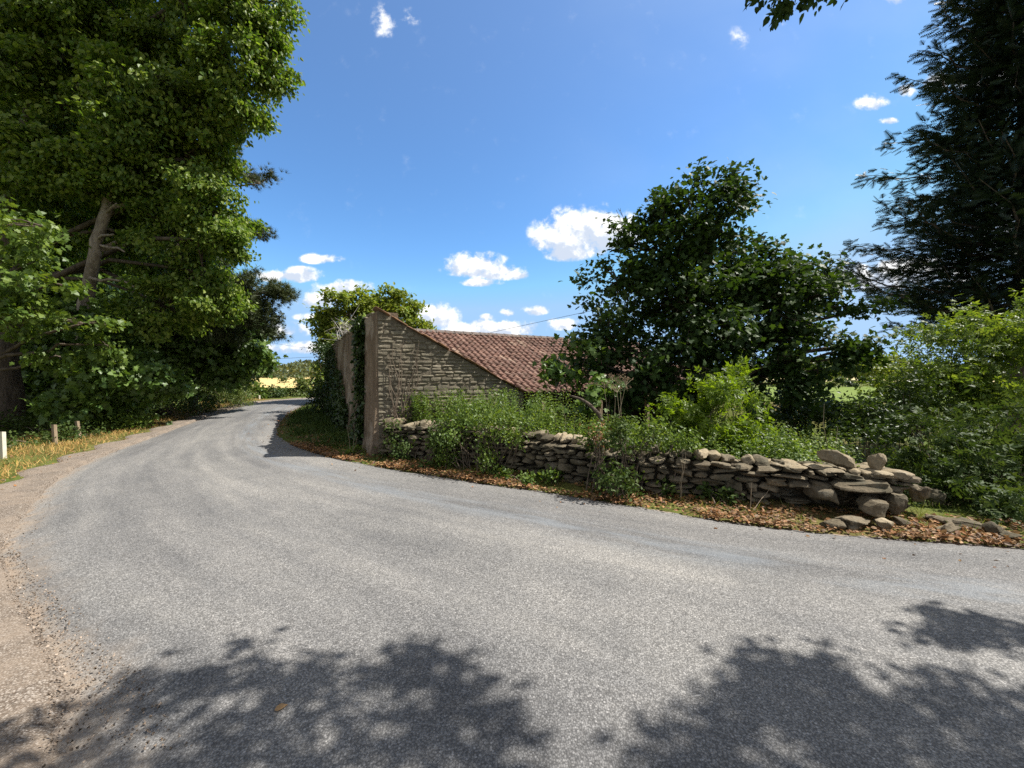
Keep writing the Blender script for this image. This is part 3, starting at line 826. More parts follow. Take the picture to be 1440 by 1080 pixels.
# ================================================================== LEFT HAND TREES
lt = tree('lime_tree', 'big lime tree hanging yellow green over the left side of the lane', 'tree',
     [at0(12, 10.5), pix(8, 500, 10.5), pix(20, 330, 10.4), pix(70, 150, 10.2), pix(120, -60, 10), pix(150, -250, 10)], [.34, .29, .26, .22, .16, .08],
     [(60, 60, 10.8, 130, 120, 1.5), (190, 40, 10.6, 120, 110, 1.4), (300, 30, 10.4, 95, 90, 1.2), (365, 20, 10.2, 45, 70), (378, 95, 10.2, 32, 50), (330, 120, 10.3, 55, 60), (230, 150, 10.6, 110, 90, 1.4), (90, 190, 11, 120, 90, 1.4),
      (270, 230, 10.6, 50, 70), (295, 300, 10.6, 44, 70), (250, 330, 10.8, 70, 80, 1.1), (290, 385, 10.6, 45, 55), (235, 430, 10.8, 50, 55), (215, 250, 10.9, 70, 70), (300, -90, 10.4, 130, 90, 1.4), (100, -90, 10.8, 160, 90, 1.5),
      (345, 170, 10.2, 26, 32), (180, 330, 11.2, 35, 60), (322, 340, 10.4, 18, 30), (60, 300, 11.3, 90, 60), (300, 430, 10.9, 36, 30), (40, 110, 9.5, 60, 50, .7), (20, 220, 9.4, 60, 50, .7), (110, 30, 9.5, 60, 50, .7), (40, 20, 9.5, 70, 50, .7), (120, 250, 9.8, 50, 36, .6), (175, 215, 9.6, 44, 50, .6), (190, 130, 9.6, 50, 50, .6)],
     'lime', OVAL6, .115, 13, 22, spread=.15, droop=.7, upbias=.45, outb=.75, shell=.6, boughs=11, core=(.85, .85))
t2 = tree('sycamore_tree', 'leafy sycamore with pale green sprays at the left edge beside the dark trunk', 'tree',
     [at0(-60, 9.0), pix(-60, 450, 9), pix(-30, 330, 9)], [.14, .11, .05],
     [(20, 385, 7.6, 60, 40), (75, 322, 7.7, 48, 14), (0, 445, 7.8, 60, 36), (80, 400, 7.9, 44, 14), (-40, 330, 7.8, 80, 70), (60, 440, 8.0, 50, 16), (30, 340, 7.7, 40, 16), (120, 455, 8.8, 46, 20), (150, 485, 9.2, 40, 16), (80, 500, 9.0, 30, 12)],
     'bush', LOBED, .115, 17, 11, droop=.6, spread=.15, upbias=.5, outb=.7)
def stubs(mb):
    for (a, b) in (((137, 345), (181, 356)), ((132, 392), (192, 404)), ((140, 338), (166, 332)), ((150, 310), (172, 290))):
        mb.tube(curve3(pix(*a, 10.15), pix(*b, 9.8), .03, 5), np.linspace(.045, .02, 5), 6)
tree('pine_tree', 'tall pine with pale bare trunk and broken branch stubs behind the lime', 'tree',
     [at0(110, 10.6), pix(120, 450, 10.4), pix(137, 370, 10.2), pix(158, 297, 10.1), pix(185, 200, 10.3), pix(205, 40, 10.8)], [.20, .15, .125, .11, .09, .05],
     [(200, 120, 11.5, 60, 50), (330, 240, 12, 42, 22), (372, 262, 12, 24, 13), (310, 222, 12, 26, 18), (260, 250, 12, 30, 25), (345, 330, 12.5, 30, 22), (362, 325, 12.5, 12, 12)],
     'pine', TUFT, .20, 17, 9, spread=.14, droop=-.4, upbias=.5, bark='pinebark', extra=stubs)
tree('pine_tree', 'dark pine reaching a knobbly branch over the lane in front of the far sky', 'tree',
     [at0(225, 13.4), pix(235, 450, 13.4), pix(250, 330, 13.4), pix(260, 150, 13.4)], [.27, .22, .18, .1],
     [(340, 400, 13.2, 44, 28), (380, 415, 13.2, 28, 22), (395, 445, 13.2, 14, 20), (360, 440, 13.2, 28, 26), (395, 410, 13.2, 12, 10), (300, 400, 13.3, 45, 30), (310, 440, 13.3, 50, 30), (270, 340, 13.4, 55, 40), (385, 463, 13.2, 12, 8)],
     'pine', TUFT, .24, 17, 9, spread=.16, droop=-.4, upbias=.5)
tree('sycamore_tree', 'dense low sycamore with dark green skirts over the left verge below the pine branch', 'tree',
     [at0(270, 15), pix(280, 500, 15), pix(300, 440, 15)], [.16, .12, .06],
     [(320, 490, 14.5, 48, 36), (355, 470, 14.5, 20, 30), (345, 520, 15.2, 24, 24), (330, 450, 14.4, 30, 28), (280, 500, 14, 55, 45), (240, 470, 13, 55, 45), (330, 520, 15, 40, 26), (360, 500, 15, 14, 20), (285, 455, 14, 50, 34)],
     'sycl', LOBED, .17, 13, 12, droop=.5, upbias=.4, outb=.95, spread=.17, boughs=8, core=(.85, .9))
tree('sycamore_tree', 'shady sycamore understorey tree between the thick trunk and the bramble mound', 'tree',
     [at0(150, 13.4), pix(150, 500, 13.4), pix(160, 420, 13.4)], [.13, .10, .05],
     [(120, 470, 13.2, 70, 45), (190, 490, 13.2, 60, 40), (200, 440, 13, 50, 35), (150, 425, 13.2, 70, 40), (60, 500, 13, 50, 50), (230, 525, 13.6, 40, 30), (160, 550, 13.2, 70, 25), (115, 465, 9.8, 46, 36), (140, 520, 9.8, 60, 30), (105, 565, 9.8, 46, 22), (175, 515, 10.2, 44, 30), (215, 540, 11.2, 40, 26), (165, 575, 10.6, 50, 16), (90, 420, 13, 60, 40), (240, 480, 13.6, 40, 40)],
     'sycl', LOBED, .16, 11, 11, droop=.5, upbias=.4, outb=.95, spread=.17, boughs=7, core=(.85, .9))
tree('sycamore_tree', 'young sycamore sapling with sunlit fan of leaves among the fence posts', 'sapling',
     [at0(95, 9.8), pix(98, 570, 9.7), pix(105, 548, 9.6)], [.03, .02, .01],
     [(105, 552, 9.6, 30, 13), (85, 562, 9.8, 22, 12), (135, 565, 9.5, 16, 8)], 'sycl', LOBED, .15, 16, 8, spread=.12, droop=.3)
# deeper wood closing the view, each with trunk and crown
for i, (px, Y, top, w) in enumerate([(-260, 14, -200, 260), (-60, 17, -100, 240), (60, 20, 30, 190), (160, 22, 60, 150), (215, 25, 200, 100), (255, 28, 300, 75), (-150, 24, -60, 200)]):
    cy = (top + 545) / 2
    tree('broadleaf_tree', ['broad dark tree at the far left end of the wood', 'dark tree in the wood directly behind the thick trunk', 'tall shady tree deep in the wood behind the lime',
          'shady tree behind the bare pine trunk', 'dark tree behind the second pine', 'farthest shady tree of the wood beside the bend', 'rearmost tree of the wood at the left edge'][i], 'tree',
         [at0(px, Y), pix(px, 480, Y), pix(px + 5, cy, Y)], [.3, .24, .1],
         [(px - w*.35, cy + 60, Y, w*.55, (545-top)*.30), (px + w*.3, cy + 80, Y, w*.5, (545-top)*.28), (px, cy - 120 * (w/200), Y, w*.6, (545-top)*.27), (px, 520, Y, w*.8, 40)],
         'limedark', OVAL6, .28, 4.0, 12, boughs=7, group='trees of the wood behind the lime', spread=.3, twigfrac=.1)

hg = 'roadside bushes under the left hand trees'
bush('hedge_bush', 'pale green hedge bush at the lane edge below the low sycamore', 'bush', [(322, 546, 16.5, 26, 26), (300, 552, 16, 22, 22), (340, 556, 17.5, 16, 14)], 'hedge', OVAL, .075, 34, 22, hg)
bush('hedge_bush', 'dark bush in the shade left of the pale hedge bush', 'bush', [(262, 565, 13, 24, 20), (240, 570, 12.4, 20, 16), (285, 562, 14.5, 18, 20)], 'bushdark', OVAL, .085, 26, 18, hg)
bush('bramble_bush', 'rounded sunlit bramble mound on the dry grass verge', 'bush', [(183, 592, 10.3, 27, 17), (160, 600, 10.2, 18, 12)], 'bush', OVAL, .075, 50, 22, hg)
bush('bramble_bush', 'straggly dark bramble around the fence posts', 'bush', [(40, 625, 8.4, 40, 18), (90, 620, 8.8, 36, 14), (-20, 640, 7.6, 40, 20), (130, 612, 9.4, 24, 12), (60, 600, 9.6, 50, 14)], 'bramble', OVAL, .07, 34, 18, hg)
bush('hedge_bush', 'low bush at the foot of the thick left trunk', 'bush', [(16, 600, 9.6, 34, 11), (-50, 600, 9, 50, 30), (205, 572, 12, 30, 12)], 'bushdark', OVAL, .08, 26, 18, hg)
ug = 'shrubs of the shady understorey between the trunks'
for i, (px, py, Y, rx, ry) in enumerate([(40, 540, 13.5, 60, 50), (130, 530, 14, 70, 60), (215, 535, 15, 55, 45), (-60, 540, 12.5, 70, 60), (265, 540, 17, 40, 35), (60, 440, 14, 80, 60), (20, 575, 12, 60, 26), (120, 580, 12.5, 50, 22)]):
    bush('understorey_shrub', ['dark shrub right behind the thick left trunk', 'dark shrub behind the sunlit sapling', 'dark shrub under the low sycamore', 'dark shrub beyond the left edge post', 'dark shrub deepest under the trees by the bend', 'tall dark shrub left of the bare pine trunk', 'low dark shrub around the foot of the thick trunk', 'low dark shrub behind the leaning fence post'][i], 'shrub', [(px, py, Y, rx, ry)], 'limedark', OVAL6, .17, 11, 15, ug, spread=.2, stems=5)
# fence posts
def post(px, py0, py1, Y, w, mat, label, lean=(0, 0)):
    t = pix(px, py0, Y); b = at0(px, Y); mb = MB()
    x = np.array([w/2, 0, 0]); y = np.array([0, w/2, 0]); top = t + np.array([lean[0], lean[1], 0])
    V = [b - x - y, b + x - y, b + x + y, b - x + y, top - x - y, top + x - y, top + x + y + [0, 0, -.01], top - x + y + [0, 0, -.02]]
    mb.add(V, [(3,2,1,0), (4,5,6,7), (0,1,5,4), (1,2,6,5), (2,3,7,6), (3,0,4,7)])
    o = build(mb, 'fence_post', M[mat]); tag(o, label, 'fence post', 'fence posts on the left verge')
post(0, 607, 650, 6.9, .055, 'whitepost', 'pale squared post at the extreme left edge of the verge')
post(74, 597, 640, 8.3, .06, 'post', 'short brown fence post standing in the bramble', (-.01, 0))
post(109, 592, 620, 9.1, .055, 'post', 'leaning grey fence post right of the brown one', (-.05, 0))
post(146, 585, 605, 10.6, .06, 'post', 'thin dark fence post beside the bramble mound')

# ================================================================== BEYOND THE BEND AND THE BARN
tree('chestnut_tree', 'yellow green tree rising behind the barn', 'tree', [at0(520, 21), pix(520, 520, 21), pix(522, 450, 21)], [.22, .18, .08],
     [(492, 438, 20, 44, 26), (472, 470, 20, 30, 34), (530, 436, 20.5, 44, 26), (565, 444, 21, 38, 28), (548, 424, 21, 24, 16), (590, 460, 21, 24, 16), (468, 500, 19.5, 22, 26), (520, 480, 20, 60, 30), (460, 535, 19, 20, 26)],
     'yellowtree', OVAL6, .20, 14, 15, spread=.2, boughs=4)
bush('elder_bush', 'ivy clad bush crowding the far end of the barn wall', 'bush', [(460, 540, 14.9, 11, 36), (453, 560, 15.2, 12, 20), (460, 500, 15.2, 10, 26)], 'ivy', OVAL, .10, 40, 18)
# dead grey twigs above the roadside wall
mb = MB()
for k in range(34):
    a = pix(rng.uniform(474, 505), rng.uniform(484, 500), rng.uniform(12.4, 13.2))
    b = pix(rng.uniform(470, 525), rng.uniform(448, 480), rng.uniform(12.4, 13.2))
    c = curve3(a, b, .1, 5, .2); mb.tube(c, np.linspace(.014, .005, 5), 4)
    for _ in range(5): q0 = c[rng.integers(1, 5)]; mb.tube([q0, q0 + rng.normal(size=3) * .22], [.006, .003], 3, cap=False)
a = v3(COR + dA * 6.2 + dB * .9, -1.0); mb.tube(curve3(a, pix(490, 490, 12.9), 0, 5), [.06, .05, .04, .03, .02], 6)
tag(build(mb, 'dead_shrub', M['deadgrey']), 'leafless grey shrub standing above the barn roadside wall', 'shrub')

# ivy on the barn wall
def ivy(label, spots, n, name='ivy'):
    """spots: list of (t, z, rt, rz) on the roadside wall"""
    C = []; 
    per = n // len(spots)
    for (t, z, rt, rz) in spots:
        u = unit(rng.normal(size=(per, 2))) * np.sqrt(rng.random(per))[:, None]
        tt = t + u[:, 0]*rt; zz = z + u[:, 1]*rz
        C.append(np.column_stack([COR[0] + dA[0]*tt, COR[1] + dA[1]*tt, zz]) - np.append(dB, 0) * (np.interp(zz, [-.3, .35, 1.1, 2.9], [.22, .11, .06, .04]) + .02 + .16*rng.random(per)**2)[:, None])
    C = np.vstack(C); m = len(C)
    A = np.column_stack([rng.normal(size=(m, 2))*.6, rng.normal(size=m)*.5 - .6]); Nn = -np.append(dB, 0) + rng.normal(size=(m, 3))*.45 + [0, 0, .3]
    root = empty(name, v3(COR + dA*spots[0][0] - dB*.3, 0), label, 'ivy')
    link('leaves', leaves('leaves', OVAL6, C, A, Nn, rng.uniform(.06, .13, m)), M['ivy'], root)
    mb = MB()
    for (t, z, rt, rz) in spots[:4]:
        p0 = v3(COR + dA*t - dB*.24, 0); p1 = v3(COR + dA*(t + .1) - dB*.05, z)
        mb.tube(curve3(p0, p1, 0, 6, .05), np.linspace(.03, .012, 6), 5)
    build(mb, 'stems', M['twig'], root)
ivy('narrow dark column of ivy climbing the roadside wall of the barn', [(1.3, .9, .3, .9), (1.25, 1.8, .22, .7), (1.22, 2.45, .2, .3), (1.35, .3, .42, .4)], 2600)
ivy('broad mass of ivy smothering the far end of the barn roadside wall', [(5.6, .8, 1.5, .9), (7.0, 1.2, 1.3, 1.2), (7.8, 1.9, .7, .7), (4.3, .4, 1.1, .5), (8.1, 1.0, .5, 1.1)], 6500)

bg = 'hedge bushes on the outside of the far bend'
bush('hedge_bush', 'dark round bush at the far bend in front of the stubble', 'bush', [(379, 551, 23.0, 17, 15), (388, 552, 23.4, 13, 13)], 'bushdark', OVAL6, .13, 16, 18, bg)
bush('hedge_bush', 'sunlit hedge bush at the far bend right of the dark round one', 'bush', [(412, 546, 24.5, 20, 18), (402, 552, 24.2, 13, 13)], 'hedge', OVAL6, .13, 16, 18, bg)
bush('hedge_bush', 'hedge bush at the far bend next to the barn ivy', 'bush', [(440, 546, 25.0, 24, 19), (464, 545, 25.5, 22, 20)], 'hedge', OVAL6, .13, 16, 18, bg)
bush('hedge_bush', 'low straw coloured bush at the far bend beside the pale hedge', 'bush', [(357, 551, 22, 14, 14), (345, 548, 22, 14, 18)], 'bush', OVAL6, .12, 16, 16, bg)
mb = MB(); mb.tube([at0(364, 21.5), pix(364, 556, 21.5)], [.05, .05], 8); tag(build(mb, 'marker_post', M['whitepost']), 'tiny white marker post at the far bend', 'post')

# far woodland along the horizon: clumps
n = 2600
th = rng.uniform(-1.25, 1.25, n); dd = rng.uniform(95, 190, n)
C0 = np.column_stack([np.sin(th)*dd, np.cos(th)*dd]); hh = 2.2 + 2.2 * np.abs(np.sin(th*37 + 1.0) * np.sin(th*11)) + (dd - 95)*.012
k = 34; idx = np.repeat(np.arange(n), k); m_ = len(idx); d = unit(rng.normal(size=(m_, 3)))
C = np.column_stack([C0, hh*.45])[idx] + d * np.column_stack([np.full(m_, 2.4), np.full(m_, 2.4), hh[idx]*.55])
me = leaves('far_woodland', OVAL6, C, d + rng.normal(size=(m_, 3))*.5, d*.5 + rng.normal(size=(m_, 3))*.5 + [0, 0, .8], rng.uniform(.5, 1.0, m_))
tag(link('far_woodland', me, M['farwood']), 'distant line of woodland along the horizon', 'woodland', kind='stuff')
for i, (px, Y, top, w) in enumerate([(1195, 62, 506, 22), (1225, 58, 500, 26), (1255, 60, 503, 24), (1165, 66, 508, 20), (1130, 64, 507, 22)]):
    tree('hedgerow_tree', ['yellow green tree in the middle of the far hedgerow behind the pasture', 'taller bushy tree in the far hedgerow left of the elder', 'far hedgerow tree nearest the elder bush', 'rounded far hedgerow tree seen under the sycamore branch', 'leftmost far hedgerow tree behind the sycamore'][i], 'tree',
         [at0(px, Y), pix(px, 530, Y), pix(px, top + 8, Y)], [.2, .15, .06], [(px, (top + 530)/2, Y, w, (530 - top)/2 + 2), (px + w*.6, 522, Y, w*.6, 9)], 'yellowtree' if i % 2 else 'hedge', OVAL6, .45, 2.2, 14, 'trees of the far hedgerow beyond the pasture', limbs=False, spread=.4)
for i, px in enumerate((1085, 1125, 1165, 1205, 1245, 1285)):
    bush('hedge_bush', ['leftmost length of clipped grey green hedge behind the pasture', 'second length of the pasture hedge from the left', 'length of pasture hedge under the sycamore branch tip', 'length of pasture hedge in the middle of the gap', 'length of pasture hedge left of the elder', 'length of pasture hedge behind the elder'][i], 'hedge', [(px, 539, 37, 24, 9)], 'bushdark' if i % 2 else 'hedge', OVAL6, .22, 5, 18, 'lengths of the pasture hedge', stems=3)
# ================================================================== THE YARD AND ITS VEGETATION
def deadtwigs(mb):
    for k in range(7):
        a = pix(rng.uniform(872, 890), 345, 9.6); mb.tube(curve3(a, pix(rng.uniform(862, 880), rng.uniform(296, 325), 9.6), 0, 4, .15), np.linspace(.012, .005, 4), 4)
tree('sycamore_tree', 'large dark sycamore standing in front of the barn roof', 'tree',
     [at0(985, 9.6), pix(985, 500, 9.6), pix(985, 400, 9.6), pix(1010, 300, 9.6)], [.17, .15, .11, .03],
     [(955, 420, 9.6, 95, 95), (985, 335, 9.5, 55, 55), (1018, 285, 9.5, 24, 42), (930, 330, 9.5, 36, 50), (912, 305, 9.6, 14, 20), (870, 400, 9.4, 40, 60), (850, 480, 9.3, 55, 62), (950, 510, 9.3, 110, 60), (1050, 430, 9.7, 75, 75), (1105, 375, 9.7, 30, 32), (1155, 385, 9.7, 34, 26), (1130, 420, 9.7, 40, 34), (1180, 432, 9.7, 36, 18), (1222, 432, 9.7, 20, 9),
      (1090, 480, 9.4, 60, 45), (1140, 465, 9.6, 26, 18), (1060, 350, 9.7, 20, 18), (1080, 530, 9.2, 60, 40), (1125, 505, 8.6, 40, 18), (1175, 505, 8.4, 34, 12), (1210, 500, 8.3, 20, 8), (1185, 490, 8.4, 8, 8), (820, 505, 9.0, 26, 30), (1020, 262, 9.5, 14, 16), (960, 430, 9.0, 60, 60), (900, 540, 8.8, 60, 30), (1000, 545, 8.8, 60, 34), (1040, 400, 9.2, 40, 40), (890, 350, 9.5, 30, 40), (1075, 395, 9.6, 34, 34), (950, 370, 9.2, 50, 50), (1110, 535, 8.9, 44, 36), (1150, 520, 8.6, 30, 16), (1000, 480, 9.0, 60, 50), (870, 530, 8.9, 40, 36), (1205, 488, 8.4, 26, 9), (1090, 440, 9.4, 40, 40), (1012, 325, 9.5, 52, 50), (962, 300, 9.5, 40, 36), (1060, 400, 9.6, 60, 50), (985, 275, 9.5, 26, 26), (1125, 410, 9.6, 40, 36)],
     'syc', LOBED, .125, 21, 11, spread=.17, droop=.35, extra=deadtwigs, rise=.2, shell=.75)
bush('sycamore_sapling', 'sycamore shoots overlapping the lower roof tiles beside the big sycamore', 'sapling', [(790, 512, 8.4, 26, 12), (815, 490, 8.6, 16, 20), (800, 530, 8.4, 24, 12), (830, 560, 7.6, 26, 14), (845, 545, 7.8, 18, 10), (775, 525, 8.2, 22, 10)], 'sycl', LOBED, .14, 22, 8, spread=.12, stems=4)
# cypress on the right
def cypress(base, H, label):
    root = empty('cypress_tree', base, label, 'tree'); mb = MB()
    tr = np.array([base, base + [0.05, 0, H*.35], base + [-.1, .1, H*.7], base + [0, 0, H]]); fine = catmull(tr, 6)
    mb.tube(fine, np.linspace(.30, .03, len(fine)), 10); C, A, Nn = [], [], []
    nb = 240
    for i in range(nb):
        z = 2.9 + (H - 3.1) * ((i + rng.random()) / nb) ** .92
        f = (z / H); L = (5.9 * (1 - f) ** .78 + .25) * rng.uniform(.55, 1.12) * (.8 + .2 * ss(np.array(z), 2.5, 5.))
        an = i * 2.399 + rng.normal()*.3
        d = np.array([math.cos(an), math.sin(an), 0])
        c = np.array([np.interp(z, fine[:, 2], fine[:, 0]), np.interp(z, fine[:, 2], fine[:, 1]), z])
        ts = np.linspace(0, 1, 7)
        pts = c + d*L*ts[:, None] + np.array([0, 0, 1.])*((.10*ts + (.10*ts**2.2) - .12*np.sin(ts*math.pi)) * L)[:, None] + rng.normal(size=(7, 3))*.03*L*ts[:, None]
        mb.tube(pts, np.linspace(.012 + .012*L, .006, 7), 4, cap=False)
        m = int(24 + 52 * L); t = 1 - rng.random(m) ** .8 * .88
        pp = np.column_stack([np.interp(t, ts, pts[:, q]) for q in range(3)])
        side = np.array([-d[1], d[0], 0]); sd = rng.normal(size=m)
        wv = .30 * L * (1 - t) + .10
        C.append(pp + side * (sd*wv*.6)[:, None] + np.array([0, 0, 1.]) * (rng.normal(size=m)*.12 - .06)[:, None])
        A.append(d * 1.0 + side * (sd*.55)[:, None] + np.array([0, 0, .06]) + rng.normal(size=(m, 3))*.42)
        Nn.append(np.array([0, 0, 1.]) + rng.normal(size=(m, 3))*.8)
    C = np.vstack(C); build(mb, 'trunk', M['bark'], root)
    link('crown', leaves('crown', SPRAY, C, np.vstack(A), np.vstack(Nn), rng.uniform(.20, .40, len(C))), M['cypress'], root)
cypress(np.array([15.7, 12.0, -.3]), 16.2, 'tall dark cypress rising out of frame at the right')
# right-hand bushes
rb = 'bushes crowding the broken wall end on the right'
bush('elder_bush', 'tall elder bush with bright top under the cypress', 'bush', [(1340, 500, 7.0, 60, 48), (1400, 470, 6.8, 50, 40), (1290, 545, 7.2, 50, 45), (1430, 520, 6.5, 60, 60), (1350, 560, 6.6, 70, 50), (1310, 480, 7.3, 24, 26), (1470, 440, 6.8, 50, 40)], 'bright2', COMP, .135, 32, 11, rb, spread=.16)
bush('bramble_bush', 'dark bramble thicket right of the collapsed wall', 'bush', [(1400, 600, 5.2, 60, 55), (1360, 640, 5.0, 50, 40), (1310, 625, 5.4, 40, 40), (1430, 670, 4.6, 45, 45), (1345, 690, 4.6, 34, 24), (1400, 700, 4.4, 50, 36), (1470, 620, 4.8, 50, 70), (1300, 655, 4.9, 34, 24), (1445, 720, 4.1, 30, 24)], 'bramble', COMP, .13, 34, 10, rb, spread=.12)
bush('hawthorn_bush', 'feathery hawthorn bush behind the loose stones on the wall', 'bush', [(1255, 600, 6.2, 40, 36), (1230, 580, 6.6, 30, 24), (1280, 570, 6.4, 40, 34), (1225, 620, 5.8, 25, 22)], 'bushdark', OVAL, .07, 46, 20, rb, spread=.12)
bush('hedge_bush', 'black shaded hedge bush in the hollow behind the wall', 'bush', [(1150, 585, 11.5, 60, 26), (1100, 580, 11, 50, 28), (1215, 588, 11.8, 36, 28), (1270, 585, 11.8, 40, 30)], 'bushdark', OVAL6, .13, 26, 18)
bush('elder_bush', 'bright lime green shrub behind the middle of the wall', 'bush', [(1005, 575, 6.0, 40, 48), (1035, 540, 6.1, 26, 30), (975, 600, 5.9, 34, 36), (1055, 610, 5.8, 40, 28), (1015, 625, 5.7, 50, 24), (960, 565, 6.2, 14, 24)], 'bright', COMP, .14, 36, 10, spread=.11)
# weeds behind the wall: stems with paired leaves
def weeds(name, poly, n, h0, h1, mat, label, size=.075, back=None):
    Pp = sample_poly(poly, n) if back is None else strip(*back)
    n = len(Pp); gzv = gz(Pp); C, A, Nn, S = [], [], [], []; mb = MB()
    for (x, y), z0 in zip(Pp, gzv):
        top = rng.uniform(h0, h1); lean = rng.normal(size=2) * .12; H = max(.25, top - z0)
        k = int(max(6, min(H, 1.1) / .055)); tt = np.linspace(max(.12, 1 - 1.0/H), 1, k)
        px_ = np.column_stack([x + lean[0]*tt**2, y + lean[1]*tt**2, z0 + H*tt])
        an = np.arange(k) * 1.57 + rng.random() * 6
        for sg in (1, -1):
            d = np.column_stack([np.cos(an)*sg, np.sin(an)*sg, np.full(k, -.25)])
            C.append(px_ + d*.01); A.append(d + rng.normal(size=(k, 3))*.3); Nn.append(np.tile([0, 0, 1.], (k, 1)) + rng.normal(size=(k, 3))*.4)
            S.append(size * (1.25 - .75*tt) * rng.uniform(.7, 1.3, k))
        if rng.random() < .5: mb.tube([(x, y, z0), px_[k//2], px_[-1]], [.005, .004, .002], 3, cap=False)
    C = np.vstack(C); A = unit(np.vstack(A)); Nn = np.vstack(Nn); Nn = unit(Nn - np.sum(Nn*A, axis=1, keepdims=True)*A); Bx = np.cross(A, Nn); S = np.concatenate(S)[:, None]
    for c_, a_, n_, b_, s_ in zip(C, A, Nn, Bx, S):
        mb.add([c_, c_ + s_*(.3*b_ + .38*a_ + .07*n_), c_ + s_*(a_ - .06*n_), c_ + s_*(-.3*b_ + .38*a_ + .07*n_)], [(0, 1, 2), (0, 2, 3)])
    tag(build(mb, name, M[mat]), label, 'weeds', kind='stuff')
def yardpoly(x0, x1, d0, d1):
    pts = [p for p in Wf if x0 <= p[0] <= x1]; pts = np.array(pts)[::8]; t = unit(np.gradient(pts, axis=0)); nn = np.column_stack([-t[:, 1], t[:, 0]])
    return np.vstack([pts + nn*d0, (pts + nn*d1)[::-1]])
weeds('weeds', yardpoly(-2.2, .35, .35, 1.5), 640, .70, 1.30, 'nettle', 'bright green cleavers and nettles behind the left part of the wall', .07)
weeds('weeds', yardpoly(.2, 2.0, .35, 1.8), 420, .52, .86, 'nettle', 'nettles behind the middle of the wall below the big sycamore', .085)
weeds('weeds', yardpoly(1.6, 4.1, .4, 2.0), 560, .45, .78, 'nettle', 'nettles behind the right part of the wall', .085)
weeds('weeds', [(2.2, 7.2), (4.0, 6.4), (6.5, 6.0), (8, 9.5), (4, 10), (2.5, 9)], 520, -.3, .45, 'nettle', 'green weeds growing in the yard hollow behind the wall', .12)
weeds('weeds', yardpoly(2.9, 3.6, .4, 1.2), 26, .75, .95, 'bush', 'tall flowering nettle spikes behind the wedge shaped stone', .09)
bush('elder_sapling', 'pale elder shoot against the stone end wall of the barn', 'sapling', [(578, 560, 7.7, 14, 18), (590, 580, 7.6, 18, 20), (570, 590, 7.7, 14, 16)], 'sycl', COMP, .12, 26, 7, spread=.09)
bush('elder_sapling', 'small elder shoot below the barn eave', 'sapling', [(752, 580, 7.4, 16, 12), (770, 592, 7.2, 14, 12)], 'sycl', COMP, .12, 26, 7, spread=.09)
# plants on and over the wall
og = 'plants trailing over the dry stone wall'
bush('bramble_bush', 'trailing bramble over the left part of the wall beside the barn corner', 'bush', [(575, 618, 6.95, 26, 20), (550, 640, 7.2, 22, 20), (615, 610, 6.5, 30, 20), (560, 605, 7.2, 20, 14)], 'bramble', OVAL, .06, 60, 18, og, spread=.09)
bush('bramble_bush', 'green curtain of cleavers spilling down the wall below the iron rod', 'bush', [(660, 608, 6.3, 36, 28), (700, 606, 6.0, 32, 26), (640, 632, 6.35, 26, 20), (730, 598, 5.95, 26, 18), (690, 640, 5.9, 14, 14), (615, 612, 6.6, 30, 26), (660, 585, 6.7, 40, 20), (715, 580, 6.4, 30, 18)], 'bush', OVAL, .055, 70, 18, og, spread=.09)
bush('bramble_bush', 'tangled bramble mound hanging down the middle of the wall to the verge', 'bush', [(880, 620, 5.0, 40, 24), (870, 655, 4.85, 26, 30), (900, 600, 5.2, 30, 14), (865, 685, 4.75, 22, 18), (845, 625, 5.2, 22, 18)], 'bramble', OVAL, .06, 60, 18, og, spread=.09)
bush('bramble_bush', 'pale leafy shoots on the wall top left of the lime green shrub', 'bush', [(925, 612, 5.2, 36, 16), (955, 622, 5.1, 24, 14)], 'bush', OVAL, .06, 60, 18, og, spread=.09)
bush('bramble_bush', 'dead tangled stems with few leaves on the middle of the wall', 'bush', [(840, 612, 5.15, 16, 10)], 'litter', OVAL, .05, 50, 8, og, spread=.08, stems=9)
vg = 'low ivy patches on the verge below the wall'
for i, (px, py, Y, rx, ry) in enumerate([(735, 672, 5.70, 34, 12), (780, 676, 5.45, 26, 10), (560, 655, 6.9, 20, 10), (610, 660, 6.4, 22, 9), (935, 697, 4.85, 30, 9), (700, 660, 5.95, 22, 9), (505, 640, 7.6, 26, 9), (1010, 703, 4.6, 26, 7)]):
    bush('ivy_patch', ['sunlit ivy patch on the verge below the middle of the wall', 'ivy patch right of the largest sunlit one', 'low ivy at the barn corner foot of the wall', 'low ivy under the trailing bramble', 'dark low plant at the wall foot right of the tangled bramble', 'low ivy left of the sunlit ivy patch', 'green weeds on the verge at the corner of the barn', 'small green weeds below the lime green shrub'][i], 'plant', [(px, py, Y, rx, ry, .22)], 'bush' if i in (0, 1, 6) else 'bramble', OVAL6, .06, 75, 14, vg, spread=.06, stems=3)
